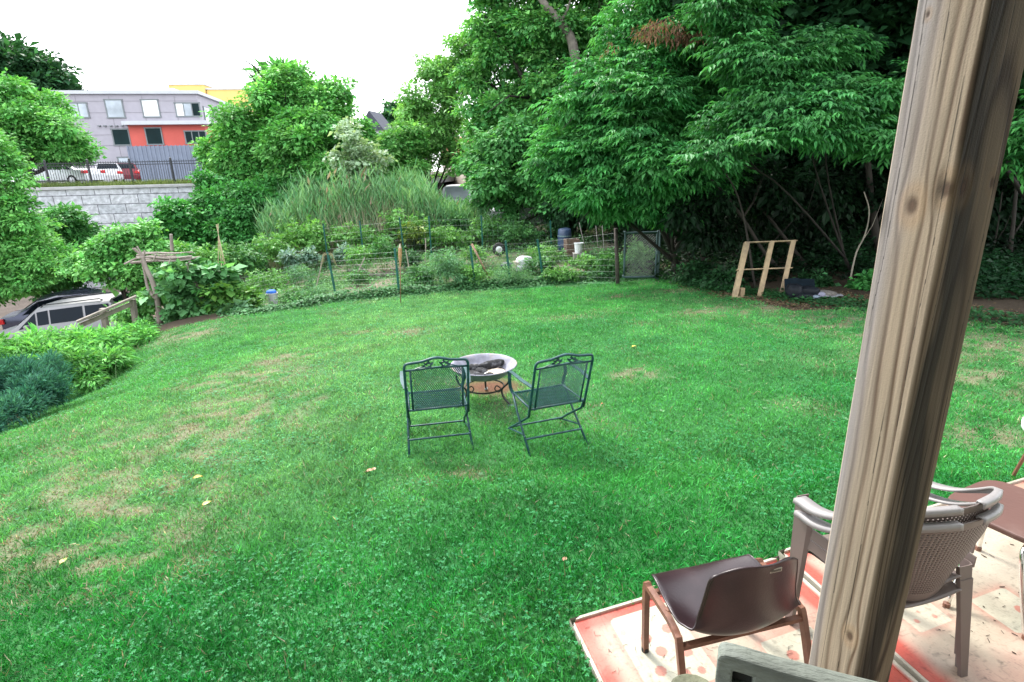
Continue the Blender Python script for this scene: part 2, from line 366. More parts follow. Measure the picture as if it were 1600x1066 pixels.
# ------------------------------------------------------------------ foliage engine
def B(u, v, D, ru, rv, rd=None):
    c = P(u, v, D=D); s = D*1.02/FPX
    return c, A(ru*s, (rd if rd is not None else (ru+rv)*.5*s), rv*s)
def lumpy(blobs, per=7, seed=0):
    rg = np.random.default_rng(seed+len(blobs)); out = []
    for c, r in blobs:
        out.append((c, r*.66))
        for i in range(per+4):
            d = nrm(rg.normal(size=3)); d[1] -= .15; k = rg.uniform(.22, .5); out.append((c+d*r*rg.uniform(.55, 1.0), np.full(3, float(np.mean(r)))*k*A(1, 1, .8)))
    return out
def sample_blobs(blobs, n, inner=.5, lump=True):
    if lump: blobs = lumpy(blobs)
    w = np.array([(r[0]*r[1]+r[1]*r[2]+r[0]*r[2]) for c, r in blobs]); k = RNG.choice(len(blobs), n, p=w/w.sum())
    C = np.array([c for c, r in blobs])[k]; R = np.array([r for c, r in blobs])[k]
    d = nrm(RNG.normal(size=(n, 3))); rad = 1-(1-inner)*RNG.random(n)**1.6
    bump = .62+.75*fbm(C+d*R, 1.0/np.clip(R.mean(), .5, 3)*1.6, 11, 2)
    p = C+d*R*(rad*bump)[:, None]
    return p, nrm((p-C)/R), k
def sprays(P0, out, nl, R, L, Wd, droop, ca, cb, cvar=.22, lvar=.14, flat=.4, bend=.12, top=None):
    """nl leaves round each cluster centre, in a flattened drooping tuft"""
    n = len(P0); R = np.broadcast_to(R, (n,)); N = n*nl
    q = nrm(RNG.normal(size=(N, 3)))*(RNG.random(N)**.45)[:, None]; q[:, 2] *= flat
    RR = np.repeat(R, nl)[:, None]; o = np.repeat(out, nl, 0)
    base = np.repeat(P0, nl, 0)+q*RR; base[:, 2] -= droop*.5*(np.hypot(q[:, 0], q[:, 1])**2)*RR[:, 0]
    d = nrm(q*1.0+o*.7+RNG.normal(0, .35, (N, 3))+A(0, 0, -droop))
    up = nrm(A(0, 0, 1)+o*.5+RNG.normal(0, .38, (N, 3)))
    LL = L*np.exp(RNG.normal(0, .32, N)); V4 = fan(base, d, up, LL, Wd/L*LL, np.full(N, bend))
    cl = np.repeat(RNG.random(n), nl); br = np.repeat(np.exp(RNG.normal(0, cvar, n)), nl)*np.exp(RNG.normal(0, lvar, N))
    c = cold(ca, cb, np.clip(cl+RNG.normal(0, .15, N), 0, 1))*br[:, None]
    return V4, c
def pinnate(P0, out, nf, R, L, Wd, ca, cb, cvar=.2, droop=.55):
    """sprays of drooping compound leaves with pointed leaflets"""
    n = len(P0); N = n*nf
    q = nrm(RNG.normal(size=(N, 3)))*(RNG.random(N)**.5)[:, None]; q[:, 2] *= .35
    o = np.repeat(out, nf, 0); base = np.repeat(P0, nf, 0)+q*R
    d = q+o*.9+RNG.normal(0, .25, (N, 3)); d[:, 2] *= .4; d = nrm(d+A(0, 0, -.15)); s = nrm(np.cross(d, A(0, 0, 1)+RNG.normal(0, .15, (N, 3))))
    cl = np.repeat(RNG.random(n), nf); c0 = cold(ca, cb, np.clip(cl+RNG.normal(0, .12, N), 0, 1))*(np.repeat(np.exp(RNG.normal(0, cvar, n)), nf))[:, None]
    Vs = []; Cs = []; LL = L*np.exp(RNG.normal(0, .15, N)); up = nrm(A(0, 0, 1)+RNG.normal(0, .25, (N, 3)))
    for t, sd in [(.5, 1), (.5, -1), (1.0, 1), (1.0, -1), (1.5, 0)]:
        ld = nrm(d*(.6+.4*(sd == 0))+s*sd*.85+A(0, 0, -droop)+RNG.normal(0, .1, (N, 3)))
        b = base+d*(LL*t*.9)[:, None]; b[:, 2] -= droop*.12*L*t*t
        Vs.append(fan(b, ld, up, LL*(1.15 if sd == 0 else .95), LL*Wd/L, np.full(N, .14))); Cs.append(c0*np.exp(RNG.normal(0, .1, N))[:, None])
    return np.concatenate(Vs), np.concatenate(Cs)
def foliage(name, V4, c, root, mat_=None):
    V, F = quads(V4); loc = np.array(root.location) if root is not None else 0
    return fast(name, V-loc, F, mat_ or LEAF, root, np.repeat(c, 4, 0))
def limbs(root, base, targets, r0, mat_=BARK, split=.35, name='trunk', wob=.05, seed=1):
    rg = np.random.default_rng(seed); loc = np.array(root.location)
    base = np.array(base, float); m = MB(); top = np.mean(targets, 0); fork = base+(top-base)*split
    hgt = np.linalg.norm(fork-base); pts = [base-A(0, 0, .15)-loc]+[base+(fork-base)*t+rg.normal(0, wob, 3)*hgt*.5*A(1, 1, 0)-loc for t in (.33, .66)]+[fork-loc]
    m.tube(spline(pts, 4), list(np.linspace(r0*1.15, r0*.8, 13)), 8)
    for t in targets:
        t = np.array(t, float); a = pts[2] if rg.random() < .4 else pts[3]; e = t-loc; L = np.linalg.norm(e-a)
        mid = a+(e-a)*.5+A(0, 0, L*.1)+rg.normal(0, wob*2, 3)*L
        sp_ = spline([a, mid, e], 5); m.tube(sp_, list(np.linspace(r0*.6, r0*.08, len(sp_))), 6)
        for j in range(3):
            i = rg.integers(3, len(sp_)-2); s0 = sp_[i]; dv = nrm(rg.normal(0, 1, 3)+nrm(e-a)*.8)*L*.35
            m.tube([s0, s0+dv*.5+A(0, 0, .05*L), s0+dv], [r0*.22, r0*.14, r0*.04], 5)
    return m.build(name, mat_, root, smooth=True)
def tree(name, label, cat, u, v, D, blobs, n, nl, R, L, Wd, ca, cb, group=None, droop=.3, inner=.5, r0=.15, bark=BARK, base=None, split=.35, kind='spray', trunk=True, lm=None, cvar=.22, seed=1, ntarget=7, flat=.4):
    if base is None:
        b = P(u, v, D=D); base = A(b[0], D, h(b[0], D))
    root = empty(name, base, label, cat, group)
    p, o, k = sample_blobs(blobs, n, inner)
    V4, c = sprays(p, o, nl, R, L, Wd, droop, ca, cb, cvar, flat=flat) if kind == 'spray' else pinnate(p, o, nl, R, L, Wd, ca, cb, cvar, droop)
    foliage('crown', V4, c, root, lm)
    if trunk:
        tg = [bc+RNG.normal(0, .25, 3)*br for bc, br in blobs]
        if len(tg) > ntarget: tg = [tg[i] for i in RNG.choice(len(tg), ntarget, replace=False)]
        limbs(root, base, tg, r0, bark, split, seed=seed)
    return root
# leaf colours (linear); SHADE puts the wood's deep shade into the leaves
BRIGHT = (A(.072, .29, .065), A(.19, .46, .13)); MIDG = (A(.05, .215, .058), A(.11, .325, .095)); DEEP = (A(.016, .072, .028), A(.036, .125, .046))
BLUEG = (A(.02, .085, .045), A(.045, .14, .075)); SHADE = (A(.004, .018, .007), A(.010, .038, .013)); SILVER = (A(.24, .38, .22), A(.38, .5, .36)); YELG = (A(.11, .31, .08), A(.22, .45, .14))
# ------------------------------------------------------------------ upper car park and its retaining wall
WZ = 2.07
wa = P(-60, 292, D=28.2)[:2]; wb = P(470, 285, D=30.0)[:2]; wd = nrm(wb-wa); wn = A(-wd[1], wd[0])
def wp(s, off=0): return wa+wd*s+wn*off
WL = float(np.linalg.norm(wb-wa))
m = MB(); q = [wp(-22, .2), wp(WL+3, .2), wp(WL+16, 60), wp(-60, 90)]
m.prism([tuple(p) for p in q], WZ-.6, WZ-.02)
m.build('car_park', mat('asphalt', (.09, .09, .09), .9, .2, 8, bump=.3))['kind'] = 'structure'
# block wall
bw = bpy.data.materials.new('stone_block'); bw.use_nodes = True; n = bw.node_tree.nodes; l = bw.node_tree.links; b = n['Principled BSDF']; b.inputs['Roughness'].default_value = .9
t = n.new('ShaderNodeTexCoord'); mp = n.new('ShaderNodeMapping'); mp.inputs['Rotation'].default_value = (math.radians(90), 0, 0); l.new(t.outputs['Object'], mp.inputs[0])
br = n.new('ShaderNodeTexBrick'); l.new(mp.outputs[0], br.inputs[0]); br.inputs['Scale'].default_value = 1; br.inputs['Brick Width'].default_value = 1.3; br.inputs['Row Height'].default_value = .46
br.inputs['Mortar Size'].default_value = .016; br.inputs['Color1'].default_value = (.40, .42, .46, 1); br.inputs['Color2'].default_value = (.50, .51, .55, 1); br.inputs['Mortar'].default_value = (.13, .13, .15, 1)
z = n.new('ShaderNodeTexNoise'); z.inputs['Scale'].default_value = 5; z.inputs['Detail'].default_value = 8; l.new(t.outputs['Object'], z.inputs['Vector'])
mr = n.new('ShaderNodeMapRange'); mr.inputs[1].default_value = .3; mr.inputs[2].default_value = .7; mr.inputs[3].default_value = .65; mr.inputs[4].default_value = 1.25; l.new(z.outputs['Fac'], mr.inputs[0])
g = n.new('ShaderNodeVectorMath'); g.operation = 'SCALE'; l.new(br.outputs['Color'], g.inputs[0]); l.new(mr.outputs[0], g.inputs['Scale']); l.new(g.outputs[0], b.inputs['Base Color'])
ad = n.new('ShaderNodeMath'); ad.operation = 'SUBTRACT'; l.new(z.outputs['Fac'], ad.inputs[0]); l.new(br.outputs['Fac'], ad.inputs[1])
bp = n.new('ShaderNodeBump'); bp.inputs['Distance'].default_value = .08; bp.inputs['Strength'].default_value = .8; l.new(ad.outputs[0], bp.inputs['Height']); l.new(bp.outputs[0], b.inputs['Normal'])
root = empty('retaining_wall', (wa[0], wa[1], -3.4), 'pale grey concrete block retaining wall holding up the car park', 'wall', rz=math.atan2(wd[1], wd[0]))
MB().box((WL/2-8, .25, (WZ-.1+3.4)/2), (WL+28, .5, WZ-.1+3.4)).build('block_face', bw, root)
MB().box((WL/2-8, .22, WZ-.05+3.4), (WL+28, .62, .14)).build('coping', mat('coping_stone', (.36, .36, .37), .9, .15, 4, bump=.3), root, bevel=.02)
# dry grass strip on the wall
N = 14000; s = RNG.uniform(-5, WL+3, N); of = RNG.uniform(.1, 1.2, N); p = wa+wd*s[:, None]+wn*of[:, None]
base = np.stack([p[:, 0], p[:, 1], np.full(N, WZ-.03)], -1); d = nrm(np.stack([RNG.normal(0, .4, N), RNG.normal(0, .4, N), np.ones(N)], -1))
V4 = fan(base, d, nrm(RNG.normal(size=(N, 3))), RNG.uniform(.12, .38, N), np.full(N, .025), RNG.uniform(0, .3, N))
V, F = quads(V4); o = fast('wild_grass', V, F, GRASS, col=np.repeat(cold(A(.16, .2, .07), A(.10, .16, .05), RNG.random(N)), 4, 0)); tag(o, 'strip of pale dry grass along the top of the block wall', 'grass', kind='stuff')
# black iron fence
IRON = mat('black_iron', (.012, .014, .02), .5, .2, 10)
root = empty('iron_fence', (wa[0], wa[1], WZ), 'black iron picket fence standing on top of the retaining wall', 'fence', rz=math.atan2(wd[1], wd[0]))
m = MB(); 
for zz in (.18, 1.0, 1.12): m.box((WL/2-2, .62, zz), (WL+10, .03, .035))
s = -7.0
while s < WL+3: m.box((s, .62, .64), (.016, .016, 1.1)); s += .115
m.build('picket_panel', IRON, root)
s = -6.2
while s < WL+3: MB().box((s, .62, .6), (.075, .075, 1.3)).lathe([(.055, 0), (.055, .03), (.0, .07)], (s, .62, 1.25), 8).build('post', IRON, root); s += 1.95

# ------------------------------------------------------------------ three storey building
def hit(u, v, p0, dr):
    """ray through a pixel meets the vertical plane p0 + s*dr: returns s, z"""
    d = ray(u, v); nn = A(-dr[1], dr[0]); t = ((p0-CAM[:2])@nn)/(d[:2]@nn); q = CAM+d*t
    return (q[:2]-p0)@dr, q[2]
tl = P(82, 142, D=62); ztop = tl[2]
tr_ = CAM+ray(306, 142)*((ztop-CZ)/ray(306, 142)[2]); tl, tr_ = tl[:2], tr_[:2]
fd = nrm(tr_-tl); FL = float(np.linalg.norm(tr_-tl)); sd2 = A(-fd[1], fd[0]); SDL = 26
SDING = mat('grey_render', (.33, .315, .36), .85, .06, 1.5, bump=.1); TRIM = mat('pale_trim', (.45, .47, .5), .6, .05, 2); REDW = mat('red_render', (.50, .095, .075), .8, .06, 1)
WFR = mat('window_frame', (.15, .17, .18), .5, .1, 3); CORR = mat('blue_grey_metal', (.17, .2, .27), .5, .08, 2)
def glassm(name, c, r=.12): 
    return mat(name, c, max(r, .3), .3, .6, spec=.08)
GW = glassm('sky_glass', (.42, .47, .52)); GD = glassm('dark_glass', (.008, .022, .024)); GB = glassm('bright_blind', (.8, .82, .84), .5)  # pale panes have the reflected sky put into their colour
bld = empty('apartment_building', (tl[0], tl[1], WZ-.6), 'three storey grey building with a red middle section beyond the car park', 'building', rz=math.atan2(fd[1], fd[0]))
ZB = WZ-.6
m = MB().box((FL/2, SDL/2, (ztop-ZB-.3)/2), (FL, SDL, ztop-ZB-.3)); m.build('wall', SDING, bld)
jm = MB(); JNT = mat('panel_joint', (.2, .19, .21), .8, .1, 3)
for zz_ in (2.1, 4.3, 5.35, 7.5, 8.6): jm.box((FL/2, -.004, zz_), (FL-.1, .03, .035))
for s_ in np.arange(1.9, FL, 3.1): jm.box((s_, -.006, (ztop-ZB-.4)/2), (.03, .03, ztop-ZB-.6))
jm.build('wall_joints', JNT, bld)
rf = MB().box((FL/2, SDL/2, ztop-ZB-.15), (FL+.5, SDL+.5, .32)).build('roof', TRIM, bld)
s0, z0 = hit(191, 137, tl, fd); s1, _ = hit(250, 137, tl, fd)
MB().box(((s0+s1)/2, 5, ztop-ZB+.35), (s1-s0, 2.4, .8)).build('roof_screen', mat('roof_screen_metal', (.5, .52, .53), .5, .1, 3), rf)
def window(u0, v0, u1, v1, cols, gm, p0=tl, dr=fd, side=False):
    a, zt = hit(u0, v0, p0, dr); b_, _ = hit(u1, v0, p0, dr); _, zb = hit((u0+u1)/2, v1, p0, dr)
    w, hh = b_-a, zt-zb; cx, cz = (a+b_)/2, (zt+zb)/2-ZB
    def put(c, d):
        return ((FL+c[1], c[0], c[2]), (d[1], d[0], d[2])) if side else ((c[0], -c[1], c[2]), d)
    fr = MB()
    for c, d in [((cx, .0, cz+hh/2), (w+.2, .16, .12)), ((cx, .0, cz-hh/2), (w+.2, .2, .12)), ((cx-w/2, .0, cz), (.12, .16, hh)), ((cx+w/2, .0, cz), (.12, .16, hh))]+[((cx-w/2+w*k/cols, .0, cz), (.1, .12, hh)) for k in range(1, cols)]:
        fr.box(*put(c, d))
    f = fr.build('window', WFR, bld)
    for k in range(cols):
        mm = gm[k] if isinstance(gm, (list, tuple)) else gm
        MB().box(*put((cx-w/2+w*(k+.5)/cols, .02, cz), (w/cols-.08, .05, hh-.08))).build('pane', mm, f)
window(92, 161, 135, 184, 3, [GB, GW, GW]); window(163, 156, 190, 184, 1, GW); window(220, 156, 246, 183, 1, GB); window(273, 161, 311, 182, 3, [GB, GW, GD])
window(174, 202, 200, 227, 1, GD); window(184, 246, 208, 277, 1, GW)
# red section stands proud of the wall and wraps the corner
ra, zt = hit(202, 196, tl, fd); _, zb = hit(250, 232, tl, fd)
MB().box(((ra+FL+.35)/2, 4.6, (zt+zb)/2-ZB), (FL+.35-ra, 9.9, zt-zb)).build('red_cladding', REDW, bld)
_fd0 = tl-0
tl_r = tl-sd2*.36
def window_red(u0, v0, u1, v1, cols, gm):
    global tl
    a, zt_ = hit(u0, v0, tl_r, fd); b_, _ = hit(u1, v0, tl_r, fd); _, zb_ = hit((u0+u1)/2, v1, tl_r, fd)
    w, hh = b_-a, zt_-zb_; cx, cz = (a+b_)/2, (zt_+zb_)/2-ZB
    fr = MB()
    for c, d in [((cx, -.36, cz+hh/2), (w+.2, .16, .12)), ((cx, -.36, cz-hh/2), (w+.2, .2, .12)), ((cx-w/2, -.36, cz), (.12, .16, hh)), ((cx+w/2, -.36, cz), (.12, .16, hh))]+[((cx-w/2+w*k/cols, -.36, cz), (.1, .12, hh)) for k in range(1, cols)]: fr.box(c, d)
    f = fr.build('window', WFR, bld)
    for k in range(cols): MB().box((cx-w/2+w*(k+.5)/cols, -.38, cz), (w/cols-.08, .05, hh-.08)).build('pane', gm, f)
window_red(226, 200, 251, 226, 1, GD); window_red(288, 205, 321, 224, 3, GD)
_, zc = hit(260, 193, tl, fd); ca_, _ = hit(197, 193, tl, fd)
MB().box(((ca_+FL+.9)/2, 4.4, zc-ZB), (FL+.9-ca_, 11, .36)).build('canopy', TRIM, bld)
# blue grey corrugated enclosure
ea, ez = hit(205, 231, tl_r, fd); _, eb = hit(205, 280, tl_r, fd)
MB().box(((ea+FL+2)/2, .8, (ez+WZ-.1)/2-ZB-.1), (FL+2-ea, 4.0, ez-WZ+.5)).build('enclosure', CORR, bld)
m = MB(); s = ea
while s < FL+2: m.box((s, -1.24, (ez+WZ)/2-ZB), (.12, .08, ez-WZ+.3)); s += .42
m.build('cladding_rib', CORR, bld)
# side windows
for (s_, w_) in ((2.2, 1.6), (7.5, 1.4), (12, 1.4), (17, 1.4)):
    zz = ztop-ZB-2.3
    f = MB().box((FL+.02, s_, zz), (.16, w_+.2, 1.9)).build('window', WFR, bld); MB().box((FL+.07, s_, zz), (.1, w_, 1.7)).build('pane', GW, f)
# small bracket lamps on the grey wall
for u in (156, 165, 174, 183, 192):
    a, zz = hit(u, 197, tl, fd); MB().box((a, -.12, zz-ZB), (.25, .3, .1)).build('wall_lamp', WFR, bld, bevel=.02)
# yellow building behind
YEL = mat('yellow_render', (.62, .43, .14), .8, .06, 1.2)
yo = P(264, 133, D=84); y1 = P(303, 133, D=84)
yb = empty('yellow_building', (yo[0], 84, WZ-.6), 'yellow building block showing above the grey roof', 'building', rz=math.radians(6))
hh = yo[2]-WZ+.6
MB().box((2.2, 5, hh/2), (4.6, 10, hh)).build('wall', YEL, yb); MB().box((2.2, 5, hh+.1), (4.9, 10.3, .2)).build('roof', TRIM, yb)
h2 = P(310, 139, D=84)[2]-WZ+.6
MB().box((7.4, 5, h2/2), (5.6, 9, h2)).build('wing_wall', YEL, yb); MB().box((7.4, 5, h2+.1), (5.8, 9.3, .2)).build('wing_roof', TRIM, yb)
# far houses glimpsed between crowns
def house(D, u, v, w, d, hw, hr, wm, rm, label, rz=0):
    t = P(u, v, D=D); zt = t[2]; gz = h(t[0], D); tot = zt-gz; hw = tot-hr
    r = empty('house', (t[0], D, gz), label, 'house', rz=rz)
    MB().box((0, 0, hw/2-.3), (w, d, hw+.6)).build('wall', wm, r)
    V = [(-w/2-.3, -d/2-.3, hw), (w/2+.3, -d/2-.3, hw), (w/2+.3, d/2+.3, hw), (-w/2-.3, d/2+.3, hw), (-w/2-.3, 0, hw+hr), (w/2+.3, 0, hw+hr)]
    MB().add(V, [(0, 1, 5, 4), (2, 3, 4, 5), (0, 4, 3), (1, 2, 5), (3, 2, 1, 0)]).build('roof', rm, r)
    for sx in (-.25, .25): 
        f = MB().box((w*sx, -d/2-.03, hw*.6), (1.1, .12, 1.6)).build('window', TRIM, r); MB().box((w*sx, -d/2-.08, hw*.6), (.9, .1, 1.4)).build('pane', GD, f)
house(50, 586, 175, 2.0, 1.7, 5, 1.5, mat('white_siding', (.6, .62, .64), .7, .05, 2), mat('slate_roof', (.045, .05, .07), .8, .2, 4), 'far house with dark slate roof above the middle trees', rz=math.radians(80))
house(58, 752, 214, 6, 8, 5, 2.0, mat('cream_siding', (.6, .52, .42), .7, .05, 2), mat('terracotta_roof', (.42, .17, .10), .8, .2, 4), 'pale house with reddish roof glimpsed through the trees', rz=math.radians(20))

# ------------------------------------------------------------------ cars
def car(label, x, y, z, rz, L=4.6, Wd=1.8, Ht=1.5, kind='wagon', paint=(.6, .6, .62), rails=False, rough=.25, metal=.3, group=None, tilt=0, simple=False, glass=None):
    GLASS = glass or MATS['dark_car_glass']
    r = empty('parked_car', (x, y, z), label, 'car', group, rz); r.rotation_euler = (0, tilt, rz)
    pm = mat('car_paint_%d%d%d' % tuple(int(c*99) for c in paint), paint, rough, .06, 2, metal=metal, spec=.6)
    hl = L/2; belt = Ht*.62
    if kind == 'wagon': prof = [(-hl, .55, 0), (-hl+.08, belt-.02, 0), (-hl+.12, belt, .15), (-hl+.42, belt+.02, .93), (-hl+1.2, belt, 1), (0, belt-.01, 1), (hl-1.9, belt-.02, .97), (hl-1.15, belt-.05, .06), (hl-.9, belt-.08, 0), (hl-.3, belt-.17, 0), (hl-.05, belt-.3, 0), (hl, .5, 0)]
    elif kind == 'sedan': prof = [(-hl, .6, 0), (-hl+.06, belt-.02, 0), (-hl+.55, belt+.02, .0), (-hl+1.35, belt+.01, .86), (-.3, belt, 1), (.35, belt-.01, 1), (hl-1.75, belt-.03, .9), (hl-1.0, belt-.06, .04), (hl-.7, belt-.1, 0), (hl-.25, belt-.2, 0), (hl-.04, belt-.32, 0), (hl, .5, 0)]
    else: prof = [(-hl, .7, 0), (-hl+.04, belt, .1), (-hl+.1, belt, .8), (-hl+.25, belt, .98), (0, belt, 1), (hl-1.6, belt, .98), (hl-.95, belt-.05, .08), (hl-.3, belt-.16, 0), (hl-.04, belt-.3, 0), (hl, .5, 0)]
    rings = []
    w = Wd/2
    for i, (px, bz, rf_) in enumerate(prof):
        e = min(1, .8+.2*min(i, len(prof)-1-i)/2); ww = w*e; tz = bz+(Ht-belt)*rf_+.03; rw = ww*(.96-.2*rf_)
        zl = .22 if 0 < i < len(prof)-1 else .3
        half = [(ww*.8, zl), (ww, zl+.12), (ww*1.0, (zl+bz)/2), (ww*.965, bz-.0), (rw, tz-.05*rf_-.01), (rw*.8, tz+.012), (0, tz+.03)]
        rings.append([(px, -a, b_) for a, b_ in half]+[(px, a, b_) for a, b_ in half[::-1][1:]])
    Gp = np.array(rings); body = MB().grid(Gp)
    body.add(Gp[0], [tuple(range(13))]); body.add(Gp[-1], [tuple(range(13))])
    bo = body.build('body', pm, r, smooth=True)
    me = bo.data; md = bo.modifiers.new('e', 'EDGE_SPLIT'); md.split_angle = math.radians(38)
    def lerp(ring, a, b_, t): return Gp[ring][a]*(1-t)+Gp[ring][b_]*t
    gi = [i for i, p_ in enumerate(prof) if p_[2] > .0]
    # side windows: strips between belt and roof line
    full = [i for i in range(len(prof)) if prof[i][2] >= .8]
    def glass_poly(pts, out): 
        c = np.array(pts)+np.array(out)*.012; MB().add(c, [tuple(range(len(c)))]).build('window', GLASS, r)
    f0, f1 = full[0], full[-1]; nxt = f1+1; prv = f0-1
    for sgn, (b_, tp) in ((-1, (3, 4)), (1, (9, 8))):
        for i in list(range(f0, f1)):
            a0, a1 = lerp(i, b_, tp, .12), lerp(i+1, b_, tp, .12); t0, t1 = lerp(i, b_, tp, .9), lerp(i+1, b_, tp, .9)
            g_ = (a1-a0)*.04; glass_poly([a0+g_, a1-g_, t1-g_, t0+g_], (0, sgn, .25))
        a0, a1, t0 = lerp(f1, b_, tp, .12), lerp(f1, b_, tp, .12)+(lerp(nxt, b_, tp, .3)-lerp(f1, b_, tp, .12))*.75, lerp(f1, b_, tp, .88)
        glass_poly([a0+(.04, 0, 0), a1, t0+(.04, 0, 0)], (0, sgn, .25))
        if kind != 'van':
            a0, a1, t0 = lerp(f0, b_, tp, .12), lerp(f0, b_, tp, .12)+(lerp(prv, b_, tp, .3)-lerp(f0, b_, tp, .12))*.7, lerp(f0, b_, tp, .88)
            glass_poly([a0-A(.04, 0, 0), a1, t0-A(.04, 0, 0)], (0, sgn, .25))
    for i, j, nm, sg in ((f1, nxt, 'windscreen', 1), (f0, prv, 'rear_window', -1)):
        a, b_, c_, d_ = Gp[i][5]*.9+Gp[j][5]*.1, Gp[j][5]*.93+Gp[i][5]*.07, Gp[j][7]*.93+Gp[i][7]*.07, Gp[i][7]*.9+Gp[j][7]*.1
        mid1, mid0 = Gp[i][6]*.9+Gp[j][6]*.1, Gp[j][6]*.93+Gp[i][6]*.07
        V = np.array([a, b_, mid0, c_, d_, mid1])+A(sg*.012, 0, .02); MB().add(V, [(0, 1, 2, 5), (5, 2, 3, 4)]).build(nm, GLASS, r)
    wr = .32
    for px in (-hl+.85, hl-.85):
        for sy in (-1, 1):
            R_ = Matrix.Rotation(math.radians(90), 3, 'X')
            ty = MB().lathe([(.2, -.11), (wr-.02, -.11), (wr, -.07), (wr, .07), (wr-.02, .11), (.2, .11)], n=20, close=True)
            ty.v = [(v_[0]+px, v_[2]+sy*(w-.1), v_[1]+wr) for v_ in ty.v]; t_ = ty.build('wheel', RUBBER, r, smooth=False)
            rm = MB().lathe([(.0, .02), (.19, .0)], n=14); rm.v = [(v_[0]+px, sy*(w+.02)+v_[2]*sy, v_[1]+wr) for v_ in rm.v]; rm.build('rim', mat('alloy', (.4, .4, .42), .35, .1, 5, metal=.7), t_)
    for sy in (-1, 1):
        MB().box((hl-.12, sy*(w-.28), belt-.3), (.2, .36, .15)).build('headlight', mat('lamp_glass', (.75, .77, .8), .15, .05, 3), r, bevel=.03)
        MB().box((-hl+.09, sy*(w-.2), belt-.1), (.2, .36, .2 if kind != 'van' else .4)).build('taillight', mat('red_lamp', (.5, .01, .015), .2, .1, 4), r, bevel=.03)
        MB().box((hl-1.65, sy*(w+.06), belt+.06), (.12, .18, .12)).build('mirror', pm, r, bevel=.03)
        if rails:
            MB().tube([(-hl+.6, sy*w*.62, Ht-.02), (-hl+.75, sy*w*.64, Ht+.07), (hl-2.1, sy*w*.64, Ht+.07), (hl-1.95, sy*w*.62, Ht-.03)], .018, 6).build('roof_rail', BLACK, r)
        for dx in (-.35, .65): MB().box((dx, sy*(w*.995+.006), belt-.14), (.17, .03, .035)).build('door_handle', CHROME, r)
    MB().box((hl-.02, 0, .48), (.06, .9, .13)).build('grille', BLACK, r)
    return r
a = P(98, 472, D=18.4); car('silver estate car parked lowest on the drive, nearest the stair rail', a[0], 18.4, a[2]-1.52, math.radians(180+10), 4.5, 1.78, 1.5, 'wagon', (.22, .22, .235), True, .4, .1, tilt=.07)
a = P(112, 470, D=22.2); zc = P(110, 456, D=22.4)[2]-1.45; car('dark blue saloon car with red tail lamp parked behind the silver estate', a[0]+.1, 22.4, zc, math.radians(22), 4.7, 1.8, 1.45, 'sedan', (.05, .055, .09), False, .15, .5, tilt=-.06)
for (u, D, rz, L, k, pc, lab) in ((95, 37, 176, 4.6, 'sedan', (.6, .62, .66), 'long silver car behind the iron fence'), (171, 46, 124, 4.4, 'wagon', (.5, .5, .52), 'white car seen end on behind the iron fence'), (197, 47, 124, 4.3, 'wagon', (.14, .006, .018), 'dark red car beside the white one in the car park')):
    a = P(u, 275, D=D); car(lab, a[0], D, WZ, math.radians(rz), L, 1.8, 1.45, k, pc, False, .3, .2)
a = P(710, 303, D=29.5); car('white van nosing out above the reeds', a[0], 31.2, P(710, 293, D=29)[2]-1.85, math.radians(-88), 4.6, 1.8, 1.85, 'van', (.5, .52, .55), False, .3, 0, glass=mat('sky_tone_glass', (.16, .19, .21), .3, .2, 2))  # sky reflection on the van's glass is put into its pale colour
a = P(812, 318, D=25.6); car('white car half hidden in vines behind the garden', a[0], 25.8, P(812, 305, D=25.8)[2]-1.5, math.radians(-150), 4.4, 1.8, 1.5, 'wagon', (.7, .7, .73), False, .3, 0)
# ------------------------------------------------------------------ trees
def BL(D, *t, k=1.0):
    return [B(u, v, D+dd, ru, rv, (ru+rv)*.5*1.02*D/FPX*k) for u, v, ru, rv, dd in t]
# big dark tree behind the building's left end
tree('dark_tree', 'big dark green tree rising behind the left end of the grey building', 'tree', 20, 250, 95, BL(95, (20, 110, 60, 55, 0), (80, 145, 50, 35, 0), (0, 85, 30, 35, 2), (50, 110, 35, 25, -2), (110, 160, 30, 30, 0), (-40, 120, 50, 60, 0), (40, 190, 90, 50, 0)), 1900, 16, 1.5, .75, .5, DEEP[0]*.9, DEEP[1]*.9, r0=.5, inner=.6)
# left maples
tree('maple_tree', 'light green maple beyond the iron fence at the far left', 'tree', 40, 270, 33, BL(33, (25, 175, 60, 38, 0), (85, 215, 52, 38, 0), (-15, 200, 50, 50, 0), (118, 232, 26, 22, 0), (35, 218, 60, 26, -1), (60, 190, 40, 26, -1)), 3200, 16, .5, .18, .12, *BRIGHT, r0=.22, base=A(P(40, 270, D=33)[0], 33, WZ))
tree('maple_tree', 'bright green maple standing over the drive at the left edge', 'tree', 10, 470, 20, BL(20, (-2, 288, 40, 38, 0), (25, 335, 40, 34, 0), (-30, 340, 60, 60, 0), (30, 385, 70, 45, .5), (0, 430, 60, 35, 1), (10, 445, 46, 22, -.6), (40, 410, 46, 26, -.4), (70, 402, 36, 24, 1.2), (-30, 440, 50, 30, -.8), (-60, 260, 60, 60, 0)), 4200, 16, .36, .115, .075, BRIGHT[0]*.95, BRIGHT[1], r0=.06, seed=3, base=A(P(-130, 400, D=21)[0], 21, h(P(-130, 400, D=21)[0], 21)))
tree('maple_tree', 'darker bushy tree beside the block wall behind the parked cars', 'tree', 100, 465, 24.5, BL(24.5, (100, 350, 42, 35, 0), (75, 395, 55, 40, 0), (125, 375, 28, 30, 0), (120, 410, 36, 30, 0), (60, 430, 60, 30, 0)), 3000, 16, .38, .14, .09, MIDG[0]*.85, MIDG[1]*.95, r0=.14, seed=4)
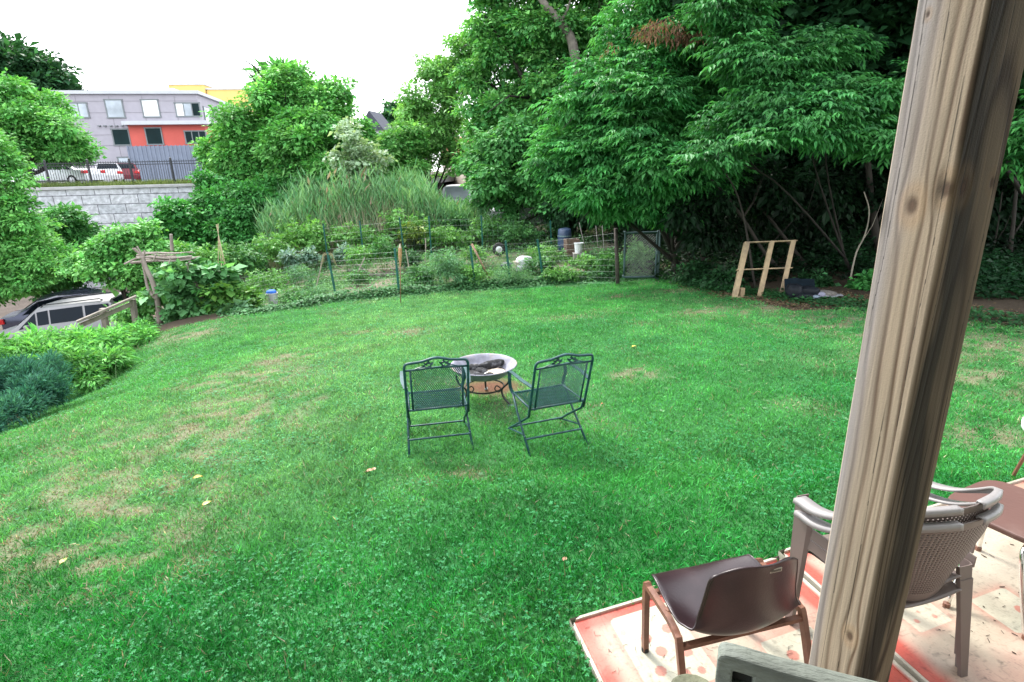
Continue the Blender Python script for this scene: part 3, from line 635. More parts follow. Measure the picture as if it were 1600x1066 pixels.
# central tree mass
tree('boxelder_tree', 'broad bright green tree in the middle, rising above the reeds', 'tree', 450, 370, 30, BL(30, (452, 160, 52, 42, 0), (400, 205, 58, 40, 0), (515, 175, 46, 42, 0), (450, 235, 70, 48, -1), (540, 225, 44, 40, 0), (370, 235, 42, 36, 0), (345, 250, 26, 22, 0), (440, 130, 32, 24, 0), (500, 265, 60, 40, -1), (400, 280, 60, 40, -1), (470, 200, 50, 40, -1.5)), 7800, 16, .46, .165, .11, *BRIGHT, r0=.28, seed=5, cvar=.28)
tree('sumac_tree', 'spiky topped tree tip poking above the broad middle tree', 'tree', 440, 370, 33, BL(33, (440, 112, 26, 10, 0), (425, 122, 18, 10, 0), (455, 125, 18, 12, 0)), 60, 14, .6, .5, .12, *MIDG, r0=.1, droop=.1, seed=6)
tree('box_bush', 'dark shrubby growth at the foot of the broad middle tree beside the block wall', 'shrub', 350, 395, 27, BL(27, (345, 300, 38, 32, 0), (380, 330, 50, 36, -.5), (330, 345, 30, 32, -1), (420, 320, 46, 36, 0), (470, 300, 50, 34, 1), (370, 370, 48, 24, -1.5), (520, 290, 50, 30, 1.5)), 4200, 14, .36, .13, .09, MIDG[0]*.9, BRIGHT[0]*1.0, r0=.1, seed=7)
tree('vine_shrub', 'leafy vine covered shrub in front of the block wall', 'shrub', 285, 390, 25, BL(25, (285, 335, 34, 28, 0), (262, 360, 22, 22, 0), (310, 365, 34, 24, 0)), 800, 12, .35, .15, .12, MIDG[0], BRIGHT[0]*1.1, r0=.05, seed=8)
tree('silver_sapling', 'young tree with whitish silver leaves above the reeds', 'tree', 560, 370, 26, BL(26, (548, 205, 18, 20, 0), (565, 232, 22, 15, 0), (590, 245, 18, 12, 0), (540, 255, 24, 16, 0), (525, 240, 12, 8, 0), (570, 262, 26, 12, 0), (556, 280, 16, 10, 0)), 230, 12, .3, .16, .12, *SILVER, r0=.04, seed=9, cvar=.12)
tree('round_tree', 'small rounded dark tree behind the far slate roof', 'tree', 622, 270, 60, BL(60, (622, 180, 22, 20, 0), (600, 195, 18, 15, 0), (640, 195, 22, 18, 0), (620, 220, 40, 24, 0)), 800, 14, .8, .4, .28, *DEEP, r0=.2, seed=10)
tree('open_tree', 'yellow green tree with thin open crown and gaps of sky', 'tree', 672, 360, 31, BL(31, (676, 122, 34, 24, 0), (655, 150, 26, 22, 0), (745, 90, 26, 30, 0), (720, 70, 16, 22, 0), (690, 105, 30, 20, 0), (640, 175, 26, 22, 0), (700, 200, 40, 30, .5), (660, 205, 32, 30, 0), (700, 170, 36, 34, 0), (720, 120, 26, 34, 0), (640, 230, 26, 30, 0), (690, 215, 28, 22, 0), (655, 255, 40, 24, 0), (712, 240, 34, 24, 0)), 2500, 13, .38, .15, .1, *YELG, r0=.11, seed=11, ntarget=8, inner=.2)
tree('low_tree', 'mid green bushy tree behind the reeds at the middle', 'tree', 610, 360, 29, BL(29, (605, 228, 34, 26, 0), (580, 250, 34, 26, 0), (625, 262, 40, 26, 0), (640, 215, 22, 22, 0), (560, 225, 26, 24, .5)), 2600, 14, .38, .13, .09, BRIGHT[0], YELG[1], r0=.1, seed=12)
# tall trees right of the sky gap
tree('tall_tree', 'tall tree with leaning grey trunk closing the right of the sky', 'tree', 880, 370, 27, BL(27, (775, 20, 46, 34, 0), (800, 80, 44, 40, 0), (745, 120, 26, 30, 0), (850, 40, 60, 50, 0), (860, 130, 64, 50, 0), (780, 170, 50, 44, 0), (930, 70, 70, 60, 0), (900, -50, 120, 50, 0), (830, 215, 60, 44, 0), (755, 205, 34, 30, 0), (900, 200, 60, 50, 0), (770, -40, 40, 30, 0)), 7500, 14, .48, .165, .11, MIDG[0]*1.15, BRIGHT[1]*.95, r0=.3, seed=13, inner=.25, ntarget=10)
tree('trailing_tree', 'dull green tree with vines trailing above the garden fence', 'tree', 800, 385, 24.5, BL(24.5, (770, 250, 46, 36, 0), (820, 270, 60, 34, 0), (768, 300, 26, 30, .5), (805, 290, 62, 16, 0), (797, 325, 9, 14, -.4), (870, 290, 56, 40, -.5), (830, 230, 60, 36, 0), (900, 250, 50, 50, -.5), (760, 275, 30, 26, -1)), 3600, 14, .38, .15, .11, MIDG[0]*1.0, MIDG[1]*1.1, r0=.14, seed=14, droop=.6)
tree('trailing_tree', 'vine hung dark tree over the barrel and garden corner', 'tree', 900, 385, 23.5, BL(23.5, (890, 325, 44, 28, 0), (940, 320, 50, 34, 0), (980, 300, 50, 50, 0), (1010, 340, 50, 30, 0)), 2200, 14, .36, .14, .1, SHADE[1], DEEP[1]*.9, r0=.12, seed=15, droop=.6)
# near right: compound-leaved boughs
tree('ash_tree', 'ash tree with bright drooping compound leaves, nearest the garden gate', 'tree', 1060, 425, 15.5, BL(14.5, (960, 120, 60, 44, 0), (1040, 70, 60, 44, 0), (1000, 170, 80, 44, -.5), (930, 215, 56, 40, 0), (1090, 150, 60, 56, 0), (1010, 250, 80, 36, -.6), (900, 280, 52, 32, .4), (960, 300, 60, 30, 0), (1090, 240, 56, 44, 0), (1130, 60, 60, 60, .5), (1060, 300, 50, 26, -.3), (900, 165, 34, 24, .3), (870, 240, 36, 30, .5), (1000, 312, 60, 22, .2), (1055, 322, 36, 20, .3), (940, 312, 46, 20, .6), (1010, 10, 60, 40, .5), (1090, 10, 60, 40, .6), (1170, 120, 50, 50, .8)), 1950, 12, .36, .14, .055, A(.030, .17, .045), A(.105, .37, .105), kind='pin', droop=.38, r0=.10, split=.2, seed=16, cvar=.22, ntarget=9, inner=.55)
tree('ash_tree', 'ash tree whose low bough of glossy leaves hangs above the pallet', 'tree', 1330, 440, 13.2, BL(10.5, (1240, 180, 70, 30, 0), (1310, 165, 60, 34, .4), (1190, 150, 54, 32, .6), (1370, 150, 60, 30, .4), (1260, 130, 60, 34, .8), (1210, 210, 60, 20, -.2), (1330, 215, 60, 18, -.2), (1150, 190, 44, 40, .8), (1390, 225, 44, 14, -.3), (1110, 240, 40, 22, .6), (1180, 90, 60, 40, 1), (1280, 70, 60, 24, 1.2), (1150, 20, 60, 40, 1.4), (1440, 140, 60, 50, 1)), 640, 11, .32, .125, .047, A(.022, .135, .036), A(.07, .27, .07), kind='pin', droop=.42, r0=.045, split=.12, seed=17, cvar=.22, ntarget=3, inner=.5, lm=LEAFG)
tree('ash_tree', 'ash tree with one bright sprig showing at the right of the post', 'tree', 1640, 470, 12, BL(9.5, (1600, 200, 36, 30, 0), (1650, 230, 60, 30, 0), (1590, 250, 24, 12, 0), (1680, 160, 60, 50, 0)), 110, 11, .3, .135, .04, A(.024, .14, .035), A(.07, .28, .06), kind='pin', r0=.1, seed=18, lm=LEAFG)
tree('maple_tree', 'dark broad leaved maple filling the top right above the ash boughs', 'tree', 1290, 435, 15.5, BL(14.5, (1200, 20, 90, 60, 0), (1300, 40, 90, 60, 0), (1400, 60, 90, 70, 0), (1380, 150, 90, 60, .5), (1280, 130, 90, 50, 1), (1480, 120, 90, 80, 0), (1250, -70, 140, 60, 0), (1430, -60, 120, 60, 0), (1560, 40, 90, 90, 0), (1600, 160, 90, 60, 0), (1130, -30, 80, 50, 0), (1350, 230, 80, 40, 1), (1490, 250, 90, 60, 1), (1220, 220, 80, 50, 2)), 4200, 12, .5, .24, .19, DEEP[0]*.8, DEEP[1]*.95, r0=.1, split=.1, seed=19, flat=.25, ntarget=10)
# deep wood behind
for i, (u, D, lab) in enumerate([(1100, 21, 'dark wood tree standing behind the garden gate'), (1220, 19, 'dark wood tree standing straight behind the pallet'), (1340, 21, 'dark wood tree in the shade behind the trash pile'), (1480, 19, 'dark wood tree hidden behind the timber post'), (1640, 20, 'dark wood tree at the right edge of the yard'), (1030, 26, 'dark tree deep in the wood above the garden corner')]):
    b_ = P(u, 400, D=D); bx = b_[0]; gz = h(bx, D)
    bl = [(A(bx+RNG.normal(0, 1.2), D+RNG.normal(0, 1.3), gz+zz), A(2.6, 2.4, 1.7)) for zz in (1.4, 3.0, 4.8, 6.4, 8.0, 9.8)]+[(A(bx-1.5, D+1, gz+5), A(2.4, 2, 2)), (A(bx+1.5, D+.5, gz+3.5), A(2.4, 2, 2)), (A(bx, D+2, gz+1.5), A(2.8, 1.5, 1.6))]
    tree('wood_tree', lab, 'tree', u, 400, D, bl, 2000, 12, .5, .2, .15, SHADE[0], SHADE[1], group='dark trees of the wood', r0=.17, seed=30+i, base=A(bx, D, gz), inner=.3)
for i, (u, D, lab) in enumerate([(1040, 30, 'dark tree added in the back row to block light behind the gate'), (1180, 27, 'dark tree added in the back row to block light behind the pallet'), (1320, 28, 'dark tree added in the back row to block light behind the trash pile'), (1480, 26, 'dark tree added in the back row to block light behind the post'), (1640, 27, 'dark tree added in the back row to block light at the right edge'), (1820, 18, 'dark tree added beyond the right edge to block light')]):  # back row added to keep sky light out of the wood
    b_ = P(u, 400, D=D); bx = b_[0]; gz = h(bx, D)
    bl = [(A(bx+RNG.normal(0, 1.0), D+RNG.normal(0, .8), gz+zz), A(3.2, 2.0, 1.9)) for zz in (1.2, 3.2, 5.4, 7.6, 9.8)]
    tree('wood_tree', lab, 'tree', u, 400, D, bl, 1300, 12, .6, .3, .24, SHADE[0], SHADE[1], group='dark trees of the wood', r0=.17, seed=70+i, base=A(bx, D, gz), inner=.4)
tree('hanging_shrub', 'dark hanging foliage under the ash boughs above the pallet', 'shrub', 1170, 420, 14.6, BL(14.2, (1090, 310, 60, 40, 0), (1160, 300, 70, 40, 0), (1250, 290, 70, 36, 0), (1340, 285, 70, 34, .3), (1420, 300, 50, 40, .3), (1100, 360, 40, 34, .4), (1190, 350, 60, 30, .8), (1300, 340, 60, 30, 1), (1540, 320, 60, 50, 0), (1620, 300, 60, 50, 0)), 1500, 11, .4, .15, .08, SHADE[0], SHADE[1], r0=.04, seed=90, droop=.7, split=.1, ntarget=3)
# canopy trees added overhead to darken the wood edge, reaching towards the yard
for i, (cx, cy, cz, lab) in enumerate([(8.5, 13.5, 7.6, 'high canopy tree added to shade the pallet corner'), (12, 10.5, 7.2, 'high canopy tree added beyond the right edge to shade the wood')]):
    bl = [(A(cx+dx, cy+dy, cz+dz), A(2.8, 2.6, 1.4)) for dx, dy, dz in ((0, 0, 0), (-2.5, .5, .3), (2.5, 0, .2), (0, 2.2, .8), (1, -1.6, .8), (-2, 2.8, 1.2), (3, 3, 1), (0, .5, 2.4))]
    tree('added_canopy_tree', lab, 'tree', 0, 0, 0, bl, 2600, 12, .5, .21, .16, SHADE[1], DEEP[1], r0=.2, seed=50+i, base=A(cx+1.5, cy+2.5, h(cx+1.5, cy+2.5)), split=.5)
# dead brown spray caught in the ash
root = empty('dead_branch', P(1045, 48, D=13.2), 'dead branch with hanging brown leaves caught high in the ash', 'branch')
p, o, k = sample_blobs(BL(13.1, (1010, 45, 16, 12, 0), (1045, 42, 26, 16, 0), (1075, 55, 26, 12, 0), (950, 70, 10, 5, 0), (1100, 28, 16, 14, 0)), 62, .1)
V4, c = sprays(p, o, 12, .2, .1, .025, 1.6, A(.12, .065, .04), A(.24, .14, .09)); foliage('leaves', V4, c, root)
m = MB(); q0 = P(1100, 20, D=13.4); 
for e in [(1010, 45), (1045, 42), (1075, 55), (980, 60)]: m.tube(np.array(spline([q0, (q0+P(*e, D=13.1))/2+A(0, 0, .1), P(*e, D=13.1)], 5))-np.array(root.location), list(np.linspace(.03, .008, 11)), 5)
m.build('branch', BARK, root, smooth=True)
# bare trunks and limbs in the dark opening
def bare(label, pts, D, r, mt, name='bare_trunk', cat='trunk'):
    q = [P(u, v, D=D+dd) for u, v, dd in pts]; z0 = h(q[0][0], q[0][1]); q[0][2] = min(q[0][2], z0-.05) if abs(q[0][2]-z0) < 1.2 else q[0][2]
    root = empty(name, (q[0][0], q[0][1], q[0][2]), label, cat)
    s = np.array(spline(q, 6))-q[0]; m = MB().tube(s, list(np.linspace(r, r*.5, len(s))), 7)
    mid = len(s)//2; e = s[mid]; m2 = MB().tube([e, e+A(.25, .1, .35), e+A(.45, .2, .9)], [r*.45, r*.3, r*.1], 5)
    m.build('trunk', mt, root, smooth=True); m2.build('limb', mt, root, smooth=True)
SB = mat('shaded_bark', (.032, .027, .021), .9, .3, 8, bump=.6, bscale=30, stretch=(1, 1, .25))
bare('pale twisting sapling stem right of the trash pile', [(1326, 460, 0), (1330, 430, 0), (1338, 395, .1), (1352, 365, .1), (1358, 330, .1), (1350, 300, .2)], 12.0, .022, PALEBARK)
bare('thick dim trunk standing beside the timber post', [(1385, 430, 0), (1372, 380, 0), (1362, 320, 0), (1355, 240, 0)], 14, .12, SB)
bare('dim trunk forking left of the pallet', [(1100, 420, 0), (1100, 370, 0), (1106, 320, 0), (1112, 250, 0)], 15, .09, SB)
bare('leaning limb in shade above the pallet', [(1240, 445, .4), (1195, 395, .2), (1160, 340, 0), (1120, 290, 0), (1080, 250, 0)], 13.5, .05, SB)
bare('long low limb crossing the dark opening', [(1270, 430, .5), (1225, 370, .2), (1180, 320, 0), (1110, 295, 0), (1060, 272, 0)], 13.8, .045, SB)
bare('slim curved stem behind the pallet', [(1182, 430, 0), (1170, 385, 0), (1162, 340, .2), (1150, 300, .2), (1128, 262, .2)], 12.8, .03, SB)
bare('pale thin trunk showing right of the timber post', [(1580, 445, 0), (1578, 400, 0), (1584, 340, 0), (1590, 270, 0)], 13, .06, SB)
bare('thinner crooked stem right of the timber post', [(1562, 440, 0), (1552, 400, 0), (1558, 360, 0), (1566, 300, 0)], 13.5, .025, SB)
bare('grey trunk leaning left through the tall tree', [(905, 150, 0), (895, 70, 0), (875, 35, 0), (850, 5, 0), (830, -30, 0)], 25.0, .22, mat('grey_bark', (.16, .14, .12), .9, .3, 6, bump=.6))
# understorey in the wood edge
def plant(name, label, cat, u, v, D, blobs, n, nl, R, L, Wd, ca, cb, group=None, stems=4, droop=.3, lm=None, flat=.6, cvar=.2, inner=.2, sr=.006, sm=None, part='leaves'):
    b = P(u, v, D=D); base = A(b[0], D, h(b[0], D)); root = empty(name, base, label, cat, group)
    p, o, k = sample_blobs(blobs, n, inner); p[:, 2] = np.maximum(p[:, 2], H(p[:, 0], p[:, 1])+.03)
    V4, c = sprays(p, o, nl, R, L, Wd, droop, ca, cb, cvar, flat=flat); foliage(part, V4, c, root, lm)
    if stems:
        m = MB()
        for i in RNG.choice(len(p), min(stems, len(p)), replace=False):
            e = p[i]-base; m.tube([e*A(.25, .25, 0)+A(0, 0, -.05), e*A(.6, .6, .55), e], [sr, sr*.8, sr*.4], 4)
        m.build('stem', sm or mat('green_stem', (.06, .13, .04), .7, .2, 8), root)
    return root
for (u, v, ru, rv, D, lab) in [(1075, 428, 40, 20, 14.2, 'dark leafy shrub beside the gate'), (1120, 435, 34, 14, 13, 'low dark shrub left of the pallet'), (1262, 440, 30, 14, 12.4, 'low dark shrub right of the pallet'), (1345, 450, 24, 22, 11.6, 'leafy plants at the foot of the pale sapling stem'), (1400, 440, 50, 30, 12.4, 'dark shrub just behind the timber post'), (1590, 470, 26, 14, 11, 'light green leaves low at the right edge'), (1160, 410, 46, 26, 15, 'dark undergrowth right behind the pallet'), (1290, 400, 60, 34, 14.5, 'dark undergrowth behind the trash pile'), (1530, 430, 60, 30, 13.5, 'dark undergrowth right of the timber post'), (1600, 420, 70, 40, 13.8, 'tall dark undergrowth at the right edge of the photo'), (1520, 465, 50, 16, 11.6, 'low dark shrub at the lawn edge right of the timber post'), (1650, 470, 60, 24, 11.4, 'dark shrub at the extreme right of the lawn edge')]:
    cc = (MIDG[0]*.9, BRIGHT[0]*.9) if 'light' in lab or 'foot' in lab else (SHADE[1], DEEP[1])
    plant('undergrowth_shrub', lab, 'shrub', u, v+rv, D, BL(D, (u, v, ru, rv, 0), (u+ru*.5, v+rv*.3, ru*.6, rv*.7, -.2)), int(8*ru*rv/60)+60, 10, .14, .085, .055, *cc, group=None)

# ------------------------------------------------------------------ reeds and garden plants
def reeds():
    N = 9000; u = RNG.uniform(425, 770, N); D = RNG.uniform(24.0, 27.5, N)
    x = (u-800)/FPX*D*1.0; y = D; z = H(x, y)
    tu = np.interp(u, [425, 450, 470, 500, 540, 580, 620, 655, 685, 705, 740], [345, 328, 318, 300, 292, 282, 286, 281, 300, 324, 332])
    hgt = np.array([P(a, b_, D=25.5)[2] for a, b_ in zip(u[::60], tu[::60])]); hgt = np.interp(u, np.sort(u[::60]), hgt[np.argsort(u[::60])])-z
    hgt = hgt*(RNG.uniform(.55, 1.08, N)*(.74+.5*noise(np.stack([x*1.7, y*1.2], -1), 1.1)))
    a = RNG.normal(0, .13, (N, 2)); base = np.stack([x, y, z], -1)
    tip = base+np.stack([a[:, 0]*hgt*.6-.06*hgt, a[:, 1]*hgt*.5, hgt], -1)
    # stems
    d = nrm(tip-base); L = np.linalg.norm(tip-base, axis=1)
    Vs = [fan(base, d, nrm(RNG.normal(size=(N, 3))), L, np.full(N, .02), np.zeros(N))]; Cs = [cold(A(.17, .24, .12), A(.36, .34, .22), RNG.random(N)**1.5)]
    for k in range(5):
        t = RNG.uniform(.35, .98, N); b0 = base+(tip-base)*t[:, None]; an = RNG.uniform(0, 6.28, N)
        dd = nrm(np.stack([np.cos(an)*.55, np.sin(an)*.55, RNG.uniform(.7, 1.3, N)], -1)); Vs.append(fan(b0, dd, nrm(RNG.normal(size=(N, 3))), RNG.uniform(.3, .6, N), np.full(N, .05), RNG.uniform(.0, .2, N)))
        Cs.append(cold(A(.08, .26, .11), A(.24, .44, .22), RNG.random(N)))
    k = (RNG.random(N) < .05) & (u > 520) & (u < 600) | (RNG.random(N) < .006); b0 = tip[k]
    Vs.append(fan(b0-A(0, 0, .1), nrm(A(.25, 0, 1)+RNG.normal(0, .2, (k.sum(), 3))), nrm(RNG.normal(size=(k.sum(), 3))), np.full(k.sum(), .42), np.full(k.sum(), .11), np.full(k.sum(), .1))); Cs.append(np.tile(A(.34, .27, .2), (k.sum(), 1)))
    M_ = 900; um = RNG.uniform(470, 650, M_); Dm = RNG.uniform(23.6, 25, M_); xm = (um-800)/FPX*Dm; zm = H(xm, Dm); hm = RNG.uniform(1.1, 2.5, M_)
    Vs.append(fan(np.stack([xm, Dm, zm], -1), nrm(np.stack([RNG.normal(-.1, .14, M_), RNG.normal(0, .1, M_), np.ones(M_)], -1)), nrm(RNG.normal(size=(M_, 3))), hm, np.full(M_, .03), np.zeros(M_))); Cs.append(cold(A(.34, .32, .22), A(.5, .47, .36), RNG.random(M_)))
    V, F = quads(np.concatenate(Vs)); o = fast('reeds', V, F, GRASS, col=np.repeat(np.concatenate(Cs), 4, 0)); tag(o, 'tall reeds with pale plumes behind the garden', 'reeds', kind='stuff')
reeds()
def weeds(name, label, cat, poly, n, hgt, ca, cb, leaf=.05, ww=.6, dens=None, cl=.25, lm=None):
    poly = np.array(poly); lo, hi = poly.min(0), poly.max(0)
    x = RNG.uniform(lo[0], hi[0], n); y = RNG.uniform(lo[1], hi[1], n); k = inpoly(x, y, [tuple(q) for q in poly]); x, y = x[k], y[k]; p = np.stack([x, y], -1)
    nn = fbm(p, 1.1, 80, 3); k = nn > cl+.25*RNG.random(len(x)); x, y, nn = x[k], y[k], nn[k]; n = len(x)
    z = H(x, y)+RNG.random(n)**1.5*hgt*np.clip((nn-cl)*3, .2, 1.2); a = RNG.uniform(0, 6.28, n)
    d = nrm(np.stack([np.cos(a), np.sin(a), RNG.uniform(-.4, .9, n)], -1)); L = leaf*np.exp(RNG.normal(0, .3, n))
    V4 = fan(np.stack([x, y, z], -1), d, nrm(A(0, 0, 1)+RNG.normal(0, .5, (n, 3))), L, L*ww, np.full(n, .15))
    c = cold(ca, cb, np.clip((nn-.3)*2+RNG.normal(0, .2, n), 0, 1))*np.exp(RNG.normal(0, .2, n))[:, None]
    V, F = quads(V4); o = fast(name, V, F, lm or LEAF, col=np.repeat(c, 4, 0)); tag(o, label, cat, kind='stuff')
def GP(*uv): return [tuple(G(u, v)[:2]) for u, v in uv]
weeds('garden_weeds', 'low weeds and seedlings spread through the fenced garden', 'weeds', GARDEN, 70000, .35, A(.06, .2, .06), A(.15, .32, .13), .07, .5)
weeds('garden_bank', 'tangle of weeds between the garden and the reeds', 'weeds', GP((420, 420), (640, 385), (800, 380), (960, 380), (960, 356), (760, 352), (600, 352), (420, 375)), 70000, 1.2, A(.05, .17, .045), A(.15, .30, .10), .1, .4, cl=.15)
# leafy creeper along the foot of the fence
def strip(name, label, uv, wdt, n, hgt, ca, cb, leaf, ww=.9):
    q = np.array([G(u, v)[:2] for u, v in uv]); seg = np.linalg.norm(np.diff(q, axis=0), axis=1); cs = np.concatenate([[0], np.cumsum(seg)])
    s = RNG.uniform(0, cs[-1], n); x = np.interp(s, cs, q[:, 0]); y = np.interp(s, cs, q[:, 1]); off = RNG.normal(0, wdt, n); y = y+off; x = x+RNG.normal(0, wdt*.5, n)
    z = H(x, y)+RNG.random(n)*hgt*np.exp(-(off/wdt)**2)*(.3+1.2*noise(np.stack([x, y], -1), 1.5, 4)); a = RNG.uniform(0, 6.28, n)
    d = nrm(np.stack([np.cos(a), np.sin(a), RNG.uniform(-.3, .5, n)], -1)); L = leaf*np.exp(RNG.normal(0, .25, n))
    V4 = fan(np.stack([x, y, z+.01], -1), d, nrm(A(0, -.2, 1)+RNG.normal(0, .35, (n, 3))), L, L*ww, np.full(n, .12))
    V, F = quads(V4); c = cold(ca, cb, RNG.random(n))*np.exp(RNG.normal(0, .15, n))[:, None]; o = fast(name, V, F, LEAF, col=np.repeat(c, 4, 0)); tag(o, label, 'ground cover', kind='stuff')
strip('creeper', 'round leaved creeper along the foot of the garden fence', [(240, 508), (380, 492), (455, 482), (525, 470), (620, 462), (740, 449), (900, 438), (1040, 430)], .22, 26000, .22, A(.04, .15, .05), A(.10, .25, .10), .07)
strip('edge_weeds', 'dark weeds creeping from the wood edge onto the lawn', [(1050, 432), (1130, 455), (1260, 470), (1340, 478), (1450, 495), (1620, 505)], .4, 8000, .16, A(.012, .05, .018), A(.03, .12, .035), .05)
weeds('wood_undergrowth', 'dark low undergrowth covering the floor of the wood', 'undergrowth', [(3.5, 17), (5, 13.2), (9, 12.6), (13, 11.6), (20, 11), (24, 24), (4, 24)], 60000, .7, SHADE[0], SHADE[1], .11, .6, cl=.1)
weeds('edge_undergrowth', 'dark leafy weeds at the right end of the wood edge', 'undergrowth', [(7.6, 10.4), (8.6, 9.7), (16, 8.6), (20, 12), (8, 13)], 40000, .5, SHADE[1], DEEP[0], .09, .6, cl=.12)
def leaf_litter(n=5000):
    q = np.array([G(u, v)[:2] for u, v in [(1060, 436), (1130, 462), (1240, 480), (1340, 470), (1450, 490), (1650, 505)]]); t = RNG.uniform(0, len(q)-1, n)
    x = np.interp(t, range(len(q)), q[:, 0])+RNG.normal(0, .2, n); y = np.interp(t, range(len(q)), q[:, 1])+RNG.normal(.3, .5, n); z = H(x, y)+.012
    a = RNG.uniform(0, 6.28, n); L = RNG.uniform(.03, .07, n); V4 = fan(np.stack([x, y, z], -1), nrm(np.stack([np.cos(a), np.sin(a), RNG.normal(0, .15, n)], -1)), nrm(A(0, 0, 1)+RNG.normal(0, .3, (n, 3))), L, L*.6, np.full(n, .15))
    V, F = quads(V4); o = fast('leaf_litter', V, F, LEAF, col=np.repeat(cold(A(.07, .05, .03), A(.22, .16, .1), RNG.random(n)), 4, 0)); tag(o, 'dry brown leaf litter along the wood edge', 'leaf litter', kind='stuff')
leaf_litter()
# individual garden plants  (u, v, ru, rv, D, colour, leaf, label)
GPL = [
 (700, 410, 36, 30, 17.0, 'bg', .09, 'tall leafy green plants behind the middle fence posts'), (660, 425, 22, 16, 17.2, 'mg', .08, 'mid green plant right of the torch'),
 (800, 425, 34, 16, 16.8, 'bg', .05, 'wispy blue green herb clump behind the fence at centre right'), (845, 410, 26, 11, 18.2, 'mg', .08, 'leafy plants beside the white bags'),
 (915, 408, 34, 10, 18.0, 'lt', .09, 'bright leafy bed in front of the barrel'), (950, 405, 22, 24, 17.2, 'mg', .08, 'green clump beside the wooden gate post'), (880, 425, 36, 10, 16.9, 'lt', .08, 'low bright row inside the right part of the fence'),
 (600, 385, 30, 20, 20.0, 'mg', .09, 'bushy plants in the far middle bed'), (565, 395, 26, 16, 19.5, 'lt', .08, 'light green plants left of the far middle bed'), (640, 400, 18, 16, 19.2, 'dk', .08, 'dark green clump behind the torch'),
 (455, 402, 18, 12, 19.5, 'kl', .11, 'blue grey kale at the back left of the garden'), (483, 398, 14, 10, 20.0, 'kl', .11, 'smaller blue grey kale at the back left'), (540, 392, 20, 12, 20.5, 'kl', .1, 'blue grey cabbages in the back middle bed'),
 (462, 462, 28, 18, 16.2, 'mg', .07, 'dense green clump beside the blue topped bucket'), (495, 455, 24, 16, 16.3, 'bg', .06, 'feathery clump at the foot of the leaning stake'), (420, 435, 34, 18, 17.8, 'lt', .07, 'pale green weeds behind the bucket'),
 (470, 425, 30, 16, 18.5, 'bg', .07, 'grey green herbs in the left bed'), (380, 400, 40, 28, 20.0, 'mg', .11, 'broad mid green bush behind the arbour'), (430, 385, 34, 26, 21.5, 'lt', .11, 'light green bush at the back left garden corner'),
 (340, 400, 30, 24, 19.0, 'lt', .1, 'light shrub right behind the arbour'), (480, 362, 50, 26, 23.0, 'lt', .12, 'light green bramble at the left end of the reeds'),
 (560, 430, 20, 10, 18.0, 'mg', .07, 'low green plants in the wooden edged bed'), (740, 395, 26, 12, 19.5, 'lt', .08, 'low bright plants beyond the leaning bamboo'), (640, 440, 18, 10, 16.7, 'mg', .07, 'low plants at the foot of the torch'),
 (700, 366, 40, 16, 22.8, 'lt', .1, 'yellowish bush below the white van'), (650, 360, 30, 20, 22.9, 'yf', .1, 'yellow flowered bush at the edge of the reeds'), (800, 358, 60, 16, 22.6, 'mg', .1, 'rough hedge along the back garden fence'), (765, 348, 34, 16, 23.4, 'lt', .1, 'bright rough growth under the trailing tree'), (715, 346, 34, 14, 24.4, 'mg', .11, 'leafy scrub hiding the lower part of the van'), (795, 345, 40, 12, 24.0, 'mg', .1, 'leafy scrub in front of the half hidden white car'), (1000, 400, 30, 34, 17.2, 'mg', .09, 'leafy growth seen through the mesh of the garden gate'), (640, 350, 50, 26, 23.6, 'lt', .11, 'olive scrub at the foot of the reeds'), (560, 365, 50, 20, 23.2, 'lt', .1, 'rough brambles below the middle of the reeds'), (850, 392, 34, 8, 19.6, 'lt', .08, 'pale bed of seedlings in front of the sacks'), (740, 425, 30, 14, 17.0, 'lt', .08, 'sprawling bright plant between the leaning bamboo and the torch'),
]
PC = {'bg': (A(.07, .2, .09), A(.16, .33, .17)), 'mg': (A(.045, .16, .05), A(.11, .28, .09)), 'lt': (A(.08, .24, .055), A(.16, .36, .10)), 'dk': (A(.02, .08, .03), A(.04, .12, .04)), 'kl': (A(.10, .2, .15), A(.19, .31, .25)), 'yf': (A(.10, .24, .05), A(.26, .32, .07))}
for (u, v, ru, rv, D, k, lf, lab) in GPL:
    plant('garden_plant', lab, 'plant', u, v+rv, D, BL(D, (u, v, ru, rv, 0), (u-ru*.4, v+rv*.3, ru*.6, rv*.7, -.1), (u+ru*.4, v+rv*.35, ru*.6, rv*.6, .1)), int(ru*rv/5.0)+40, 10, .12, lf, lf*(.35 if k == 'bg' else .6), *PC[k], stems=6)
plant('bank_shrub', 'leafy shrub filling the gap between the stair rail and the arbour', 'shrub', 215, 505, 14.2, BL(14.2, (212, 482, 26, 16, 0), (225, 500, 24, 14, 0), (190, 492, 20, 12, .3), (228, 465, 16, 12, 0)), 200, 11, .16, .09, .07, BRIGHT[0]*.8, BRIGHT[1]*.9)
